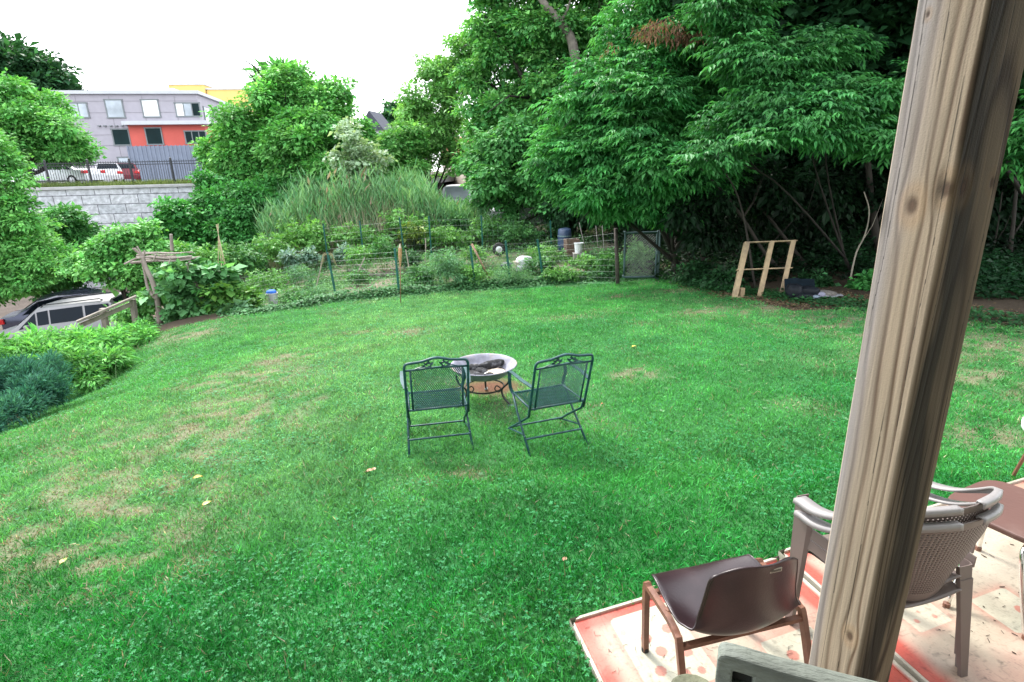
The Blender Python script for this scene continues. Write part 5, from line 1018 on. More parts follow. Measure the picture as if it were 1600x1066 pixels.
# ------------------------------------------------------------------ timber post with grain and knots
def wood_post():
    S = .14; mid = A(.873, 1.14); e1 = A(.94, .341); e2 = A(-.341, .94); cen = mid+e1*S/2+e2*S/2; zb, zt = .70, 3.6
    # perimeter, corner rounded; faces: front (along e1, facing the camera), left (along e2), back, right
    per = []; rc = .006; nfa = 96
    def side(a, b, fid, t0, t1):
        for t in np.linspace(0, 1, nfa): per.append((a[0]*(1-t)+b[0]*t, a[1]*(1-t)+b[1]*t, fid, t0+(t1-t0)*t))
    k = S/2; q = k-rc
    side((q, -k), (-q, -k), 0, rc/S, 1-rc/S); side((-k, -q), (-k, q), 1, rc/S, 1-rc/S); side((-q, k), (q, k), 2, rc/S, 1-rc/S); side((k, q), (k, -q), 3, rc/S, 1-rc/S)
    per = np.array(per); zs = np.arange(zb, zt, .0035); n1 = len(per); n2 = len(zs)
    Zz = np.repeat(zs, n1); PX = np.tile(per[:, 0], n2); PY = np.tile(per[:, 1], n2); fid = np.tile(per[:, 2], n2).astype(int); a = np.tile(per[:, 3], n2)*S
    col_ = np.zeros((n1*n2, 3)); disp = np.zeros(n1*n2)
    def zat(u, v, D): return P(u, v, D=D)[2]
    kn = {1: [(.074, zat(1430, 322, 1.20), .0135), (.012, zat(1480, 296, 1.15), .012), (.11, zat(1450, 22, 1.24), .004), (.035, zat(1345, 470, 1.16)-.9, .01)],
          0: [(S-.03, zat(1508, 292, 1.15), .013), (S-.115, zat(1565, 285, 1.18), .008), (.04, 3.3, .012), (.06, 1.0, .014)], 2: [(.07, 1.6, .014)], 3: [(.07, 2.2, .014), (.04, 1.2, .01)]}
    for f in range(4):
        i = fid == f; aa = a[i]; zz = Zz[i]; pp = np.stack([aa, zz, np.full(aa.shape, f*7.0)], -1)
        w = (fbm(pp*A(3, .7, 1), 2.0, 13+f, 2)-.5)*.05+(fbm(pp*A(1, .25, 1), 10, 3+f, 2)-.5)*.02
        g = aa+w; kd = np.full(aa.shape, 9.0); ang = np.zeros(aa.shape)
        for (ka, kz, kr) in kn[f]:
            dx = aa-ka; dz = (zz-kz)*.42; r2 = dx*dx+dz*dz; R2 = (kr*1.7)**2
            g = g-dx*np.clip(R2/(r2+R2*.35), 0, 1.2)*np.exp(-r2/(kr*5)**2); d_ = np.sqrt(r2)/kr; kd = np.minimum(kd, np.hypot(dx, (zz-kz)*.62)/kr)
        # early/late wood bands of uneven width
        ph = g*(225 if f in (1, 3) else 300)+3.0*fbm(np.stack([g*20, zz*.3, np.full(g.shape, f*3.)], -1), 1.0, 4, 2)*2
        if f == 0:    # cathedral figure
            ph = 190*np.sqrt((aa-.085)**2*2.2+((zz-1.55)*.11)**2*(1+.4*np.sin(zz*2)))+g*110+1.6*fbm(pp*A(8, 1.2, 1), 2, 9, 2)
        band = (.5+.5*np.sin(ph))**4; fine = fbm(np.stack([aa*260, zz*7, pp[:, 2]], -1), 1, 2, 3)
        if f == 1: ea, la = A(.28, .22, .16), A(.105, .068, .044)
        elif f == 0: ea, la = A(.17, .125, .085), A(.05, .03, .019)  # shade on the camera side put into a darker base tone
        else: ea, la = A(.40, .31, .22), A(.2, .13, .08)
        bw = (band*(.45+.9*fbm(pp*A(1, .3, 1), 14, 77, 2)))[:, None]; bw = np.clip(bw, 0, 1); c = ea*(1-bw)+la*bw; c = c*(.68+.64*fine)[:, None]
        gs = fbm(pp*A(2.2, .8, 1), 3, 31+f, 3)
        if f == 1:   # sun-greyed strip along the outer edge
            gr = np.clip(sstep(.05, .14, aa+.03*(gs-.5)*2)*sstep(1.2, 2.4, zz)*1.0+sstep(.095, .14, aa)*.6, 0, .85)*(.6+.6*gs); gr = np.clip(gr, 0, .9)
            c = c*(1-gr[:, None])+(A(.30, .275, .28)*(.88+.2*fine)[:, None])*gr[:, None]
        if f == 0:   # dark stain running down the face, widened to deepen its shaded tone
            run = fbm(np.stack([aa*22, zz*1.1, pp[:, 2]*0+2], -1), 1, 55, 3); mid_ = np.exp(-((aa-.095-.018*np.sin(zz*3.1)-.012*np.sin(zz*7.7))/.036)**2)
            st = np.clip(sstep(.42, .62, run+.22*mid_+.25*(fbm(pp*A(1, .12, 1), 40, 71, 2)-.5))*(.3+mid_*.8), 0, .9); c = c*(1-st[:, None])+A(.012, .009, .007)*st[:, None]
        dk = np.exp(-(kd/1.0)**4); ring = .5+.5*np.sin(kd*9); c = c*(1-dk[:, None]*.86)+A(.06, .028, .016)*(.6+.5*ring)[:, None]*dk[:, None]*.86
        hal = np.exp(-((kd-1.6)/.8)**2)*.35; c = c*(1-hal[:, None])+A(.30, .18, .09)*hal[:, None]*(1 if f == 1 else .5)
        if f == 1:
            bl = np.exp(-(((aa-.135)/.012)**2+((zz-kn[1][0][1]+.03)/.04)**2))+.9*np.exp(-(((aa-.028)/.012)**2+((zz-kn[1][1][1]-.0)/.045)**2)); c = c*(1-np.clip(bl*.7*(.5+gs), 0, .8))[:, None]
        # drying cracks
        for (ca0, z0_, z1_, wv) in ((.052, 1.0, 1.9, .002), (.118, 2.0, 3.1, .0025), (.072, 2.5, 3.3, .0015), (.018, 1.5, 2.6, .0015), (.1, 1.0, 1.5, .0015)):
            wob = .0015*np.sin(zz*5+ca0*90); cr_ = (np.abs(aa-ca0-wob-.004*(noise(np.stack([zz*4, aa*0+ca0*50], -1), 1)-.5)*3) < .0006+.0006*noise(np.stack([zz*9, aa*0+3], -1), 1))*sstep(z0_, z0_+.1, zz)*sstep(z1_, z1_-.1, zz); c = c*(1-.72*cr_)[:, None]
        col_[i] = c; disp[i] = -band*.0007-dk*.001+fine*.0006
    nrm_ = np.zeros((n1*n2, 2)); nrm_[fid == 0] = (0, -1); nrm_[fid == 1] = (-1, 0); nrm_[fid == 2] = (0, 1); nrm_[fid == 3] = (1, 0)
    PX = PX+nrm_[:, 0]*disp; PY = PY+nrm_[:, 1]*disp
    V = np.stack([PX*e1[0]+PY*e2[0], PX*e1[1]+PY*e2[1], Zz-zb], -1)
    idx = np.arange(n1*n2).reshape(n2, n1); nx_ = np.roll(idx, -1, 1); F = np.stack([idx[:-1], nx_[:-1], nx_[1:], idx[1:]], -1).reshape(-1, 4)[:, ::-1]
    o = fast('timber_post', V, F, colmat('post_wood', .72, .12, 300, .25, .05, 300), col=col_, smooth=True, loc=(cen[0], cen[1], zb))
    tag(o, 'thick square timber post with knots and a dark streaked side', 'post')
wood_post()

# ------------------------------------------------------------------ weathered wooden chair and the porch under the camera
GREYW = mat('grey_green_wood', (.13, .145, .125), .85, .3, 22, bump=.7, bscale=120, stretch=(.35, 1, 1), dirt=(.19, .215, .21), dscale=6)
OLIVEW = mat('mossy_wood', (.13, .135, .085), .85, .3, 14, bump=.6, bscale=90, dirt=(.13, .14, .10), dscale=8)
DZ = .70
gc_ = empty('garden_chair', (.62, .62, DZ), 'weathered grey green wooden garden chair back in the foreground', 'chair', rz=math.radians(-23))
def loc2(x, y, z, rz=math.radians(-23)):
    dx, dy = x-.62, y-.62; c, s = math.cos(rz), math.sin(rz); return A(dx*c+dy*s, -dx*s+dy*c, z-DZ)
q0 = loc2(.375, .845, 1.55); xl = q0[0]; yl = q0[1]; zt_ = q0[2]
# crest rail with a slot near its rounded end
def plate(x0, x1, z0, z1, m, y0=yl-.035, y1=yl): m.box(((x0+x1)/2, (y0+y1)/2, (z0+z1)/2), (x1-x0, y1-y0, z1-z0))
def crest():
    xs_ = [0, .004, .012, .028, .045, .062, .10, .2, .3, .4, .52]; V = []; F = []; y0, y1 = yl-.036, yl
    top = [zt_-.016, zt_-.005, zt_-.001, zt_, zt_, zt_-.001, zt_-.002, zt_, zt_+.004, zt_+.006, zt_+.006]; bot = [zt_-.075, zt_-.085, zt_-.088, zt_-.088, zt_-.088, zt_-.088, zt_-.086, zt_-.08, zt_-.078, zt_-.078, zt_-.078]
    for x_, t_, b_ in zip(xs_, top, bot):
        s1, s0 = t_-.032, b_+.014
        for y_ in (y0, y1): V += [(xl+x_, y_, t_), (xl+x_, y_, s1), (xl+x_, y_, s0), (xl+x_, y_, b_)]
    n_ = len(xs_)
    for i in range(n_-1):
        o, p_ = i*8, (i+1)*8; hole = 3 <= i <= 4
        F += [(o, p_, p_+4, o+4), (o+3, o+7, p_+7, p_+3)]
        for s in (0, 4):
            for k in range(3):
                if hole and k == 1: continue
                F.append((o+s+k, p_+s+k, p_+s+k+1, o+s+k+1))
        if hole: F += [(o+1, o+5, p_+5, p_+1), (o+2, p_+2, p_+6, o+6)]
        if i == 3: F.append((o+1, o+2, o+6, o+5))
        if i == 4: F.append((p_+1, p_+5, p_+6, p_+2))
    for o in (0, (n_-1)*8): F += [(o+k, o+k+1, o+4+k+1, o+4+k) for k in range(3)]
    return MB().add(V, F)
crest().build('crest_rail', GREYW, gc_, bevel=.005)
MB().box((xl+.045, yl-.002, zt_-.055), (.06, .012, .055)).build('slot_dark_insert', mat('slot_dark', (.02, .022, .02), .9, .3, 10), gc_)  # dark insert added so the open slot looks dark
for s in (.03, .47): MB().box((xl+s, yl-.018, (zt_-.09)/2), (.055, .036, zt_-.09)).build('back_post', GREYW, gc_, bevel=.005)
for k in range(5): MB().box((xl+.12+k*.07, yl-.018, (zt_+.34)/2-.04), (.045, .016, zt_-.09-.42)).build('back_slat', GREYW, gc_, bevel=.003)
for s in (-.035, .535):
    sx = xl+s; a_ = [(sx-.045, yl+.02)]+[(sx+.05*math.cos(t), yl+.035+.045*math.sin(t)) for t in np.linspace(math.pi, 0, 9)]+[(sx+.05, yl-.40), (sx-.05, yl-.40)]
    MB().prism(a_, .645, .67).build('armrest', OLIVEW, gc_, bevel=.005); MB().box((sx, yl-.36, .32), (.05, .05, .64)).build('leg', GREYW, gc_, bevel=.004)
MB().box((xl+.25, yl-.26, .40), (.5, .46, .03)).build('seat', GREYW, gc_, bevel=.004)
th = math.atan2(.341, .94)
pf = empty('porch_floor', (0, 0, 0), 'grey board porch floor under the camera', 'porch', rz=th); pf['kind'] = 'structure'
i = 0
c, s = math.cos(th), math.sin(th)
m = MB()
for k in range(14): m.box((-.31, .84-k*.145, DZ-.02), (3.36, .14, .036))
m.build('floor_boards', OLDWOOD, pf)
MB().box((-.31, .895, DZ-.13), (3.36, .03, .18)).build('fascia', OLDWOOD, pf)
hw = empty('house_wall', (0, 0, 0), 'pale clapboard house wall behind the camera', 'wall', rz=th); hw['kind'] = 'structure'
MB().box((.3, -1.3, 3.0), (12, .2, 7)).build('siding', mat('clapboard', (.45, .45, .42), .8, .05, 3), hw)
MB().box((.3, -.0, 3.68), (5.0, 2.5, .12)).build('porch_ceiling', mat('porch_ceiling', (.3, .28, .25), .8, .1, 3), hw)
# ------------------------------------------------------------------ garden fence, posts, gate
def pbase(u, v):
    g = G(u, v); return g
def ptop(u, v, D): return P(u, v, D=D)
def wirepanel(m, a0, a1, b0, b1, st, r, hz=8):
    """welded wire between ground line a0-b0 and top line a1-b1"""
    L = np.linalg.norm(b0-a0); n = max(2, int(L/st))
    for k in range(n+1): t = k/n; m.tube([a0+(b0-a0)*t, a1+(b1-a1)*t], r, 3, cap=False)
    for k in range(hz+1): t = k/hz; m.tube([a0+(a1-a0)*t, b0+(b1-b0)*t], r, 3, cap=False)
FP = [(372, 432, 385, 482), (512, 395, 525, 462), (617, 388, 624, 462), (735, 384, 743, 449), (790, 376, 798, 443), (840, 374, 850, 440)]
a = G(385, 482); gf = empty('garden_fence', (a[0], a[1], a[2]), 'sagging wire garden fence on dark green metal stakes along the lawn', 'fence'); org = A(*gf.location)
pts = []
for (u1, v1, u0, v0) in FP:
    b = pbase(u0, v0); t = P(u1, v1, D=b[1]+.02); m = MB().tube([b-A(0, 0, .1), t], .035, 5); d = t-b
    for k in range(9): m.box(b+d*(.2+.085*k)+A(0, -.024, 0), (.03, .012, .03))
    m.v = [tuple(np.array(q)-org) for q in m.v]; m.build('stake', POSTGREEN, gf); pts.append((b, t))
gw = P(966, 432, D=15.8); gw = A(gw[0], 15.8, h(gw[0], 15.8)); gwt = P(962, 357, D=15.8)
pts.append((gw, gwt)); m = MB()
for (a0, a1), (b0, b1) in zip(pts[:-1], pts[1:]): wirepanel(m, a0+(a1-a0)*.02-org, a0+(a1-a0)*.92-org, b0+(b1-b0)*.02-org, b0+(b1-b0)*.92-org, .12, .0022)
m.build('wire_mesh', WIRE, gf)
# back row
BP = [(505, 350, 510, 384), (562, 345, 565, 368), (624, 340, 632, 388), (670, 338, 672, 362), (752, 337, 754, 376), (860, 345, 862, 375)]
a = G(510, 392); bf = empty('garden_fence', (a[0], a[1], a[2]), 'back garden fence of green stakes half sunk in the reeds', 'fence'); org = A(*bf.location); pts2 = []
for (u1, v1, u0, v0) in BP:
    t = P(u1, v1, D=22); b = A(P(u0, v0, D=22)[0], 22, 0); b[2] = h(b[0], 22); m = MB().tube([b-org-A(0, 0, .1), t-org], .03, 5)
    for k in range(5): m.box(b+(t-b)*(.3+.14*k)-org+A(0, -.03, 0), (.04, .012, .04))
    m.build('stake', POSTGREEN, bf); pts2.append((b, t))
m = MB()
for (a0, a1), (b0, b1) in zip(pts2[:-1], pts2[1:]): wirepanel(m, a0-org, a0+(a1-a0)*.9-org, b0-org, b0+(b1-b0)*.9-org, .2, .003, 6)
m.build('wire_mesh', WIRE, bf)
# wooden corner post
o = MB().tube([A(0, 0, -.1), (gwt-gw)*.5, gwt-gw], [.06, .055, .05], 9).build('wooden_post', mat('dark_post_wood', (.07, .055, .05), .9, .3, 9, bump=.5), None, smooth=True, loc=gw); tag(o, 'round weathered wooden post at the left of the garden gate', 'post')
# chain link gate
g0 = P(975, 430, D=15.9); g1 = P(1024, 428, D=15.9); zt_ = P(1000, 361, D=15.9)[2]; zb_ = P(1000, 431, D=15.9)[2]+.02
gt = empty('chain_link_gate', (g0[0], 15.9, zb_-.05), 'grey tube framed chain link gate in the garden fence', 'gate'); w_ = g1[0]-g0[0]; hh = zt_-zb_
MB().tube(spline([A(.0, 0, .06), A(0, 0, hh-.04), A(.04, 0, hh), A(w_-.04, 0, hh), A(w_, 0, hh-.04), A(w_, 0, .04), A(w_-.04, 0, 0), A(.04, 0, 0), A(0, 0, .06)], 4), .03, 7).build('gate_frame', mat('gate_pipe', (.08, .13, .145), .45, .2, 10, metal=.3), gt, smooth=True)
m = MB(); st = .075
for sg in (1, -1):
    for c0 in np.arange(-hh, w_, st):
        p_ = [(c0+t if sg > 0 else w_-c0-t, t) for t in np.linspace(0, hh, 14)]; p_ = [A(x_, 0, z_) for x_, z_ in p_ if 0 <= x_ <= w_]
        if len(p_) > 1: m.tube(p_, .0042, 3, cap=False)
m.build('chain_mesh', WIRE, gt)
MB().box((w_+.01, -.03, hh*.55), (.05, .06, .09)).build('latch', GREYPIPE, gt)
for (u, lab) in ((1028, 'thicker grey steel post holding the right side of the garden gate'),):
    b = P(u, 430, D=15.9); o = MB().tube([A(0, 0, -.1), A(0, 0, hh+.08), A(0, 0, hh+.1)], [.035, .035, .015], 10).build('gate_post', GREYPIPE, None, smooth=True, loc=(b[0], 15.9, zb_-.04)); tag(o, lab, 'post')
# fence continuing into the shade to the right of the gate
# bamboo torch, leaning bamboo, wooden cane
BAMB = mat('bamboo', (.22, .13, .075), .6, .3, 30, dirt=(.16, .08, .05), dscale=12)
tb = G(626, 474); tt = P(625, 381, D=tb[1]+.0); tr = empty('garden_torch', tb, 'bamboo garden torch standing at the lawn edge in front of the fence', 'torch'); d = tt-tb; L = np.linalg.norm(d); ax = d/L
MB().tube([-ax*.1, ax*L*.8], .013, 6).build('pole', BAMB, tr, smooth=True)
MB().tube([ax*L*.62, ax*L*.72, ax*L*.82, ax*L*.93], [.015, .034, .05, .045], 9).build('basket', mat('woven_cane', (.36, .2, .1), .8, .4, 60, bump=.8, bscale=90), tr)
MB().tube([ax*L*.93, ax*L*.955, ax*L*1.0], [.04, .03, .012], 8).build('burner', mat('torch_cap', (.45, .36, .28), .5, .2, 20), tr)
b = G(768, 442); t = P(737, 381, D=b[1]+.1); o = MB().tube([A(0, 0, 0), (t-b)*.5, t-b], [.028, .032, .036], 7).build('bamboo_pole', mat('tan_bamboo', (.28, .17, .11), .6, .3, 16), None, smooth=True, loc=b); tag(o, 'thick tan bamboo pole leaning on the garden fence stake', 'pole')
for (u1, v1, u0, v0, D, r_, lab) in [(505, 398, 489, 432, 17.6, .02, 'dry brown stalk leaning left of the twined stake'), (570, 402, 548, 436, 18.0, .022, 'pale tube lying slanted in the wooden bed'), (634, 390, 640, 428, 17.5, .02, 'white hoop pole behind the torch'), (665, 372, 662, 388, 20, .02, 'pale dead stalk by the back stake')]:
    b = A(P(u0, v0, D=D)[0], D, 0); b[2] = h(b[0], D); t = P(u1, v1, D=D+.1); o = MB().tube([A(0, 0, 0), (t-b)*.55+A(.02, 0, .02), t-b], r_, 6).build('garden_stick', mat('pale_stick', (.28, .25, .2), .8, .3, 10), None, loc=b); tag(o, lab, 'stick')
# dry twine wreath on the second stake
b = P(512, 398, D=G(525, 462)[1]); m = MB()
for s in (-1, 1):
    for k in range(5): m.tube(spline([A(0, 0, 0), A(s*.12, 0, -.05+.02*k), A(s*(.13+.03*k), 0, -.22-.04*k)], 4), .005, 4)
tag(m.build('dry_vine', mat('straw', (.26, .24, .13), .9, .3, 10), None, loc=b), 'wisps of dry vine hanging from the top of the second stake', 'vine')
# timber edged beds
def bed(label, uv, D0):
    q = [G(u, v) for u, v in uv]; r = empty('garden_bed', q[0], label, 'garden bed'); o = np.array(q[0])
    for a_, b_ in zip(q[:-1], q[1:]): MB().beam(a_-o+A(0, 0, .05), b_-o+A(0, 0, .05), .05, .16).build('edging_board', OLDWOOD, r)
bed('low timber edged vegetable bed behind the torch', [(560, 418), (578, 434), (620, 430)], 18); bed('low timber edged vegetable bed at the left of the garden', [(440, 436), (486, 428), (492, 420)], 18); bed('grey timber edge of the bed left of the pale tube', [(555, 440), (545, 425)], 18)
# water barrel, wooden box, white bucket, plank, tyre, sacks
def at(u, D, up=0): p_ = P(u, 400, D=D); return A(p_[0], D, h(p_[0], D)+up)
b = at(882, 20.9, .05); r = empty('water_barrel', b, 'dark blue plastic barrel at the back of the garden', 'barrel'); r.scale = (.85, .85, .85)
MB().lathe([(0, 0), (.25, .0), (.28, .05), (.3, .35), (.29, .4), (.3, .45), (.3, .7), (.28, .9), (.24, .95), (.235, .93), (0, .93)], n=24).build('body', mat('barrel_blue', (.035, .06, .12), .4, .15, 4), r, smooth=True)
MB().lathe([(0, .93), (.2, .935), (.22, .955), (.2, .965), (0, .965)], n=24).build('lid', mat('barrel_blue', (0, 0, 0)), r); MB().lathe([(.3, .62), (.31, .63), (.31, .66), (.3, .67)], n=24).build('hoop', GREYPIPE, r)
b = at(893, 20.0, .03); r = empty('wooden_box', b, 'brown wooden compost box in front of the barrel', 'box', rz=.2); BW_ = mat('brown_board', (.14, .09, .07), .85, .3, 8, bump=.4)
for k in range(4): MB().box((0, -.2, .1+.15*k), (.46, .025, .135)).build('board', BW_, r); MB().box((0, .2, .1+.15*k), (.46, .025, .135)).build('board', BW_, r); MB().box((-.22, 0, .1+.15*k), (.025, .37, .135)).build('board', BW_, r); MB().box((.22, 0, .1+.15*k), (.025, .37, .135)).build('board', BW_, r)
def bucket(u, D, up, R0, R1, hh, mt, label, name='bucket', handle=True):
    b = at(u, D, up); r = empty(name, b, label, 'bucket'); MB().lathe([(0, 0), (R0, 0), (R1, hh-.03), (R1+.012, hh-.03), (R1+.012, hh), (R1-.01, hh), (R0-.01, .01), (0, .01)], n=22).build('body', mt, r, smooth=False)
    if handle: MB().tube([A(R1*math.cos(t), 0, hh-.03-R1*.9*abs(math.sin(t))*1.0) if False else A(R1*math.cos(t), -R1*.5*math.sin(t), hh-.02-R1*math.sin(t)*.8) for t in np.linspace(0, math.pi, 12)], .006, 4).build('handle', WIRE, r)
    return r
bucket(904, 19.4, .27, .12, .15, .36, WHITEP, 'white bucket standing at the wooden box below the barrel'); MB_ = None
tag(MB().box((0, 0, .125), (.36, .36, .25)).box((0, 0, .255), (.4, .4, .02)).build('concrete_block', mat('concrete', (.25, .24, .22), .9, .2, 8, bump=.4), None, loc=at(904, 19.4, .02)), 'low concrete block carrying the white bucket', 'block')
a = at(890, 18.9, .07); b = at(914, 18.4, .07); tag(MB().beam(a-a, b-a, .24, .035).build('plank', OLDWOOD, None, loc=a), 'grey plank lying in front of the white bucket', 'plank')
bk = bucket(416, 15.35, .02, .12, .145, .34, mat('grey_bucket', (.42, .43, .45), .6, .1, 6, dirt=(.25, .26, .24)), 'grey bucket with a blue cloth in its top beside the left stake')
o = lump('blue_cloth', tuple(at(415.5, 15.35, .36)), (.13, .12, .09), mat('blue_cloth', (.02, .12, .50), .7, .3, 9, bump=.6), 'crumpled bright blue cloth stuffed in the grey bucket', 'cloth', 3)
b = at(780, 20.8, .28); r = empty('wheelbarrow_wheel', b, 'small black wheel with white hub at the back of the garden', 'wheel')
def ringy(m): m.v = [(v_[0], v_[2], v_[1]) for v_ in m.v]; return m
ringy(MB().lathe([(.12, -.05), (.2, -.06), (.24, -.03), (.24, .03), (.2, .06), (.12, .05), (.12, -.05)], n=22)).build('tyre', RUBBER, r, smooth=True); ringy(MB().lathe([(0, -.07), (.05, -.07), (.13, -.04), (.13, .04), (0, .04)], n=18)).build('hub', WHITEP, r)
MB().tube([A(0, .02, 0), A(.02, .1, -.33)], .02, 6).build('fork', BLACK, r)
SACK = mat('white_sack', (.45, .47, .49), .6, .12, 6, bump=.6, bscale=8)
lump('sack', tuple(at(819, 18.7, .18)), (.30, .22, .28), SACK, 'big crumpled white sack behind the fence right of centre', 'sack', 11); lump('sack', tuple(at(812, 18.5, .08)), (.14, .12, .14), SACK, 'small white bundle against the left of the big white sack', 'sack', 15)
lump('sack', tuple(at(792, 18.9, .1)), (.22, .16, .13), mat('dark_sack', (.04, .05, .07), .6, .3, 6, bump=.5), 'dark collapsed sack behind the fence left of the white one', 'sack', 19)
tag(MB().box((0, 0, .17), (.14, .1, .34)).box((.12, .01, .15), (.1, .02, .3)).build('carton', mat('carton', (.6, .5, .42), .8, .2, 6), None, loc=at(803, 18.5), bevel=.01), 'small pale carton standing between the dark and white sacks', 'carton')
for (u1, v1, u0, v0, D, lab) in [(905, 348, 915, 372, 21, 'thin pale rod leaning right of the barrel'), (930, 342, 934, 370, 21.3, 'white pole standing right of the barrel'), (941, 352, 944, 382, 20.5, 'brown dead stalk left of the gate post')]:
    b = at(u0, D); t = P(u1, v1, D=D); o = MB().tube([A(0, 0, 0), (t-b)*.5, t-b], .016, 6).build('garden_rod', mat('rod', (.35, .33, .3), .7, .2, 8), None, loc=b); tag(o, lab, 'rod')

# ------------------------------------------------------------------ rustic arbour of branches
STK = mat('silver_driftwood', (.24, .20, .18), .85, .3, 8, bump=.6, bscale=40, stretch=(1, 1, .3), dirt=(.14, .11, .09))
b = P(250, 500, D=14.0); b = A(b[0], 14.0, h(b[0], 14.0)); ar = empty('branch_arbour', b, 'rustic arbour of crooked bare branches at the left lawn corner', 'arbour')
def stick(pts_, r0, r1, name='branch', mt=STK):
    s = np.array(spline([P(u, v, D=D) for u, v, D in pts_], 5))-b; MB().tube(list(s), list(np.linspace(r0, r1, len(s))), 7).build(name, mt, ar, smooth=True)
stick([(250, 505, 14), (246, 470, 14), (238, 440, 14), (228, 418, 14), (223, 400, 14)], .075, .04, 'post'); stick([(246, 470, 14), (232, 452, 14), (226, 425, 14.05), (220, 400, 14), (210, 388, 14)], .045, .022)
stick([(322, 498, 14.3), (318, 480, 14.3), (312, 455, 14.3), (300, 430, 14.4), (296, 408, 14.4)], .05, .035, 'post'); stick([(253, 430, 15.4), (257, 412, 15.4), (258, 396, 15.4)], .04, .035, 'post')
stick([(194, 413, 13.8), (222, 402, 14), (260, 404, 14.2), (300, 401, 14.5)], .022, .03, 'rail'); stick([(204, 411, 14.0), (250, 407, 14.2), (292, 405, 14.5), (312, 402, 14.7)], .035, .028, 'rail')
rg = np.random.default_rng(4)
for k in range(16):
    u0 = rg.uniform(205, 250); u1 = u0+rg.uniform(30, 70); v0 = rg.uniform(394, 408); D = rg.uniform(14, 15.6); stick([(u0, v0, D), ((u0+u1)/2, v0+rg.uniform(-4, 3), D+.1), (u1, v0+rg.uniform(-5, 3), D+.2)], rg.uniform(.012, .024), .009)
for (u0, v0, u1, v1) in [(207, 388, 222, 402), (214, 385, 224, 404), (226, 392, 222, 405), (239, 408, 243, 398), (264, 412, 266, 402), (291, 412, 294, 425)]: stick([(u0, v0, 14), ((u0+u1)/2+1, (v0+v1)/2, 14), (u1, v1, 14)], .02, .016)
stick([(269, 392, 16), (268, 378, 16), (267, 366, 16)], .05, .04, 'upright')
m = MB(); b2 = at(340, 17.5); top = P(341, 366, D=17.5)
for (u0) in (322, 336, 346, 352): e = at(u0, 17.5+rg.uniform(-.4, .4)); m.tube([e-b2, (e+top)/2-b2+A(.02, 0, 0), top-b2+(top-e)*.12], [.014, .012, .008], 5)
o = m.build('cane_wigwam', mat('pale_cane', (.5, .42, .28), .8, .2, 10), None, loc=b2); tag(o, 'wigwam of thin pale canes behind the arbour', 'garden canes')

# ------------------------------------------------------------------ stair rail on the bank
r0_ = P(208, 512, D=12.9); rr = empty('stair_rail', (r0_[0], r0_[1], r0_[2]), 'weathered wooden stair handrail on two posts by the parked cars', 'handrail')
def L3(u, v, D): return P(u, v, D=D)-np.array(rr.location)
MB().beam(L3(120, 503, 12.1), L3(213, 463, 12.9), .11, .045).build('rail', OLDWOOD, rr); MB().beam(L3(122, 510, 12.15), L3(210, 473, 12.9), .03, .10).build('lower_rail', OLDWOOD, rr)
MB().beam(L3(215, 525, 12.9), L3(207, 468, 12.9), .10, .10).build('post', OLDWOOD, rr); MB().beam(L3(170, 530, 12.55), L3(160, 482, 12.55), .10, .10).build('post', OLDWOOD, rr)

# ------------------------------------------------------------------ pallet and trash pile
pb = P(1205, 460, D=11.35); pz_ = h(pb[0], 11.6); PB = (A(P(1147, 457, D=11.35)[0], 11.35, pz_)+A(P(1225, 458, D=11.35)[0], 11.35, pz_))/2
pl = empty('wooden_pallet', PB, 'pale new wooden pallet frame propped upright at the wood edge', 'pallet')
ux = nrm(P(1252, 374, D=11.75)-P(1166, 377, D=11.75)); uz = nrm((P(1205, 376, D=11.75)-PB)); th_ = nrm(np.cross(ux, uz))
th_ = th_ if th_[1] > 0 else -th_
ux = nrm(ux); Wp = 1.08; Hp = float(np.linalg.norm(P(1205, 376, D=11.75)-PB)); R3 = np.stack([ux, th_, uz], 1)
def pbx(x_, y_, z_, dx, dy, dz, name): MB().box(R3@A(x_, y_, z_), (dx, dy, dz), R3).build(name, FRESHWOOD, pl, bevel=.003)
for x_ in (-Wp/2+.03, 0.02, Wp/2-.05): pbx(x_, .05, Hp/2, .045, .10, Hp, 'stringer')
for x_ in (-Wp/2+.05, 0.02, Wp/2-.08): pbx(x_, -.010, Hp/2+.0, .10, .018, Hp-.02, 'deck_board')
pbx(0, .03, Hp-.02, Wp, .09, .022, 'cross_board'); pbx(0, .03, Hp*.5, Wp+.06, .09, .022, 'cross_board'); pbx(-.24, .03, .01, .62, .09, .022, 'cross_board'); pbx(Wp/2+.02, .16, Hp/2+.05, .022, .12, Hp-.12, 'side_board')
tag(MB().box((0, 0, .09), (.10, .08, .19), np.array(Matrix.Rotation(.3, 3, 'Z'))).build('wood_block', FRESHWOOD, None, loc=PB+ux*-.32+A(0, .1, .0), bevel=.006), 'short cut block of pale wood standing inside the foot of the pallet', 'block')
tq = at(1268, 10.8, .03)
def sheet(name, label, c0, ex, ey, mt, bend, seed, n_=16, cat='sheet'):
    Gp = [[c0+ex*(i/(n_-1)-.5)+ey*(j/(n_-1))+A(0, 0, bend*math.sin(3*i/(n_-1)+seed)*.5+.03*float(noise(A(i*.35, j*.35, seed)))) for i in range(n_)] for j in range(n_)]
    o = MB().grid(np.array(Gp)-c0).build(name, mt, None, smooth=True, solid=.006, loc=c0); return tag(o, label, cat)
TARP = mat('dark_tarp', (.006, .012, .018), .9, .3, 6, spec=.1, bump=.4, bscale=12)
sheet('tarp', 'folded dark blue grey tarp propped behind the trash pile', tq+A(0.02, .28, .0), A(.62, .02, .02), A(.0, .10, .27), TARP, .04, 1, cat='tarp')
BAG = mat('black_bag', (.005, .007, .011), .6, .3, 5, spec=.2, bump=.8, bscale=9)
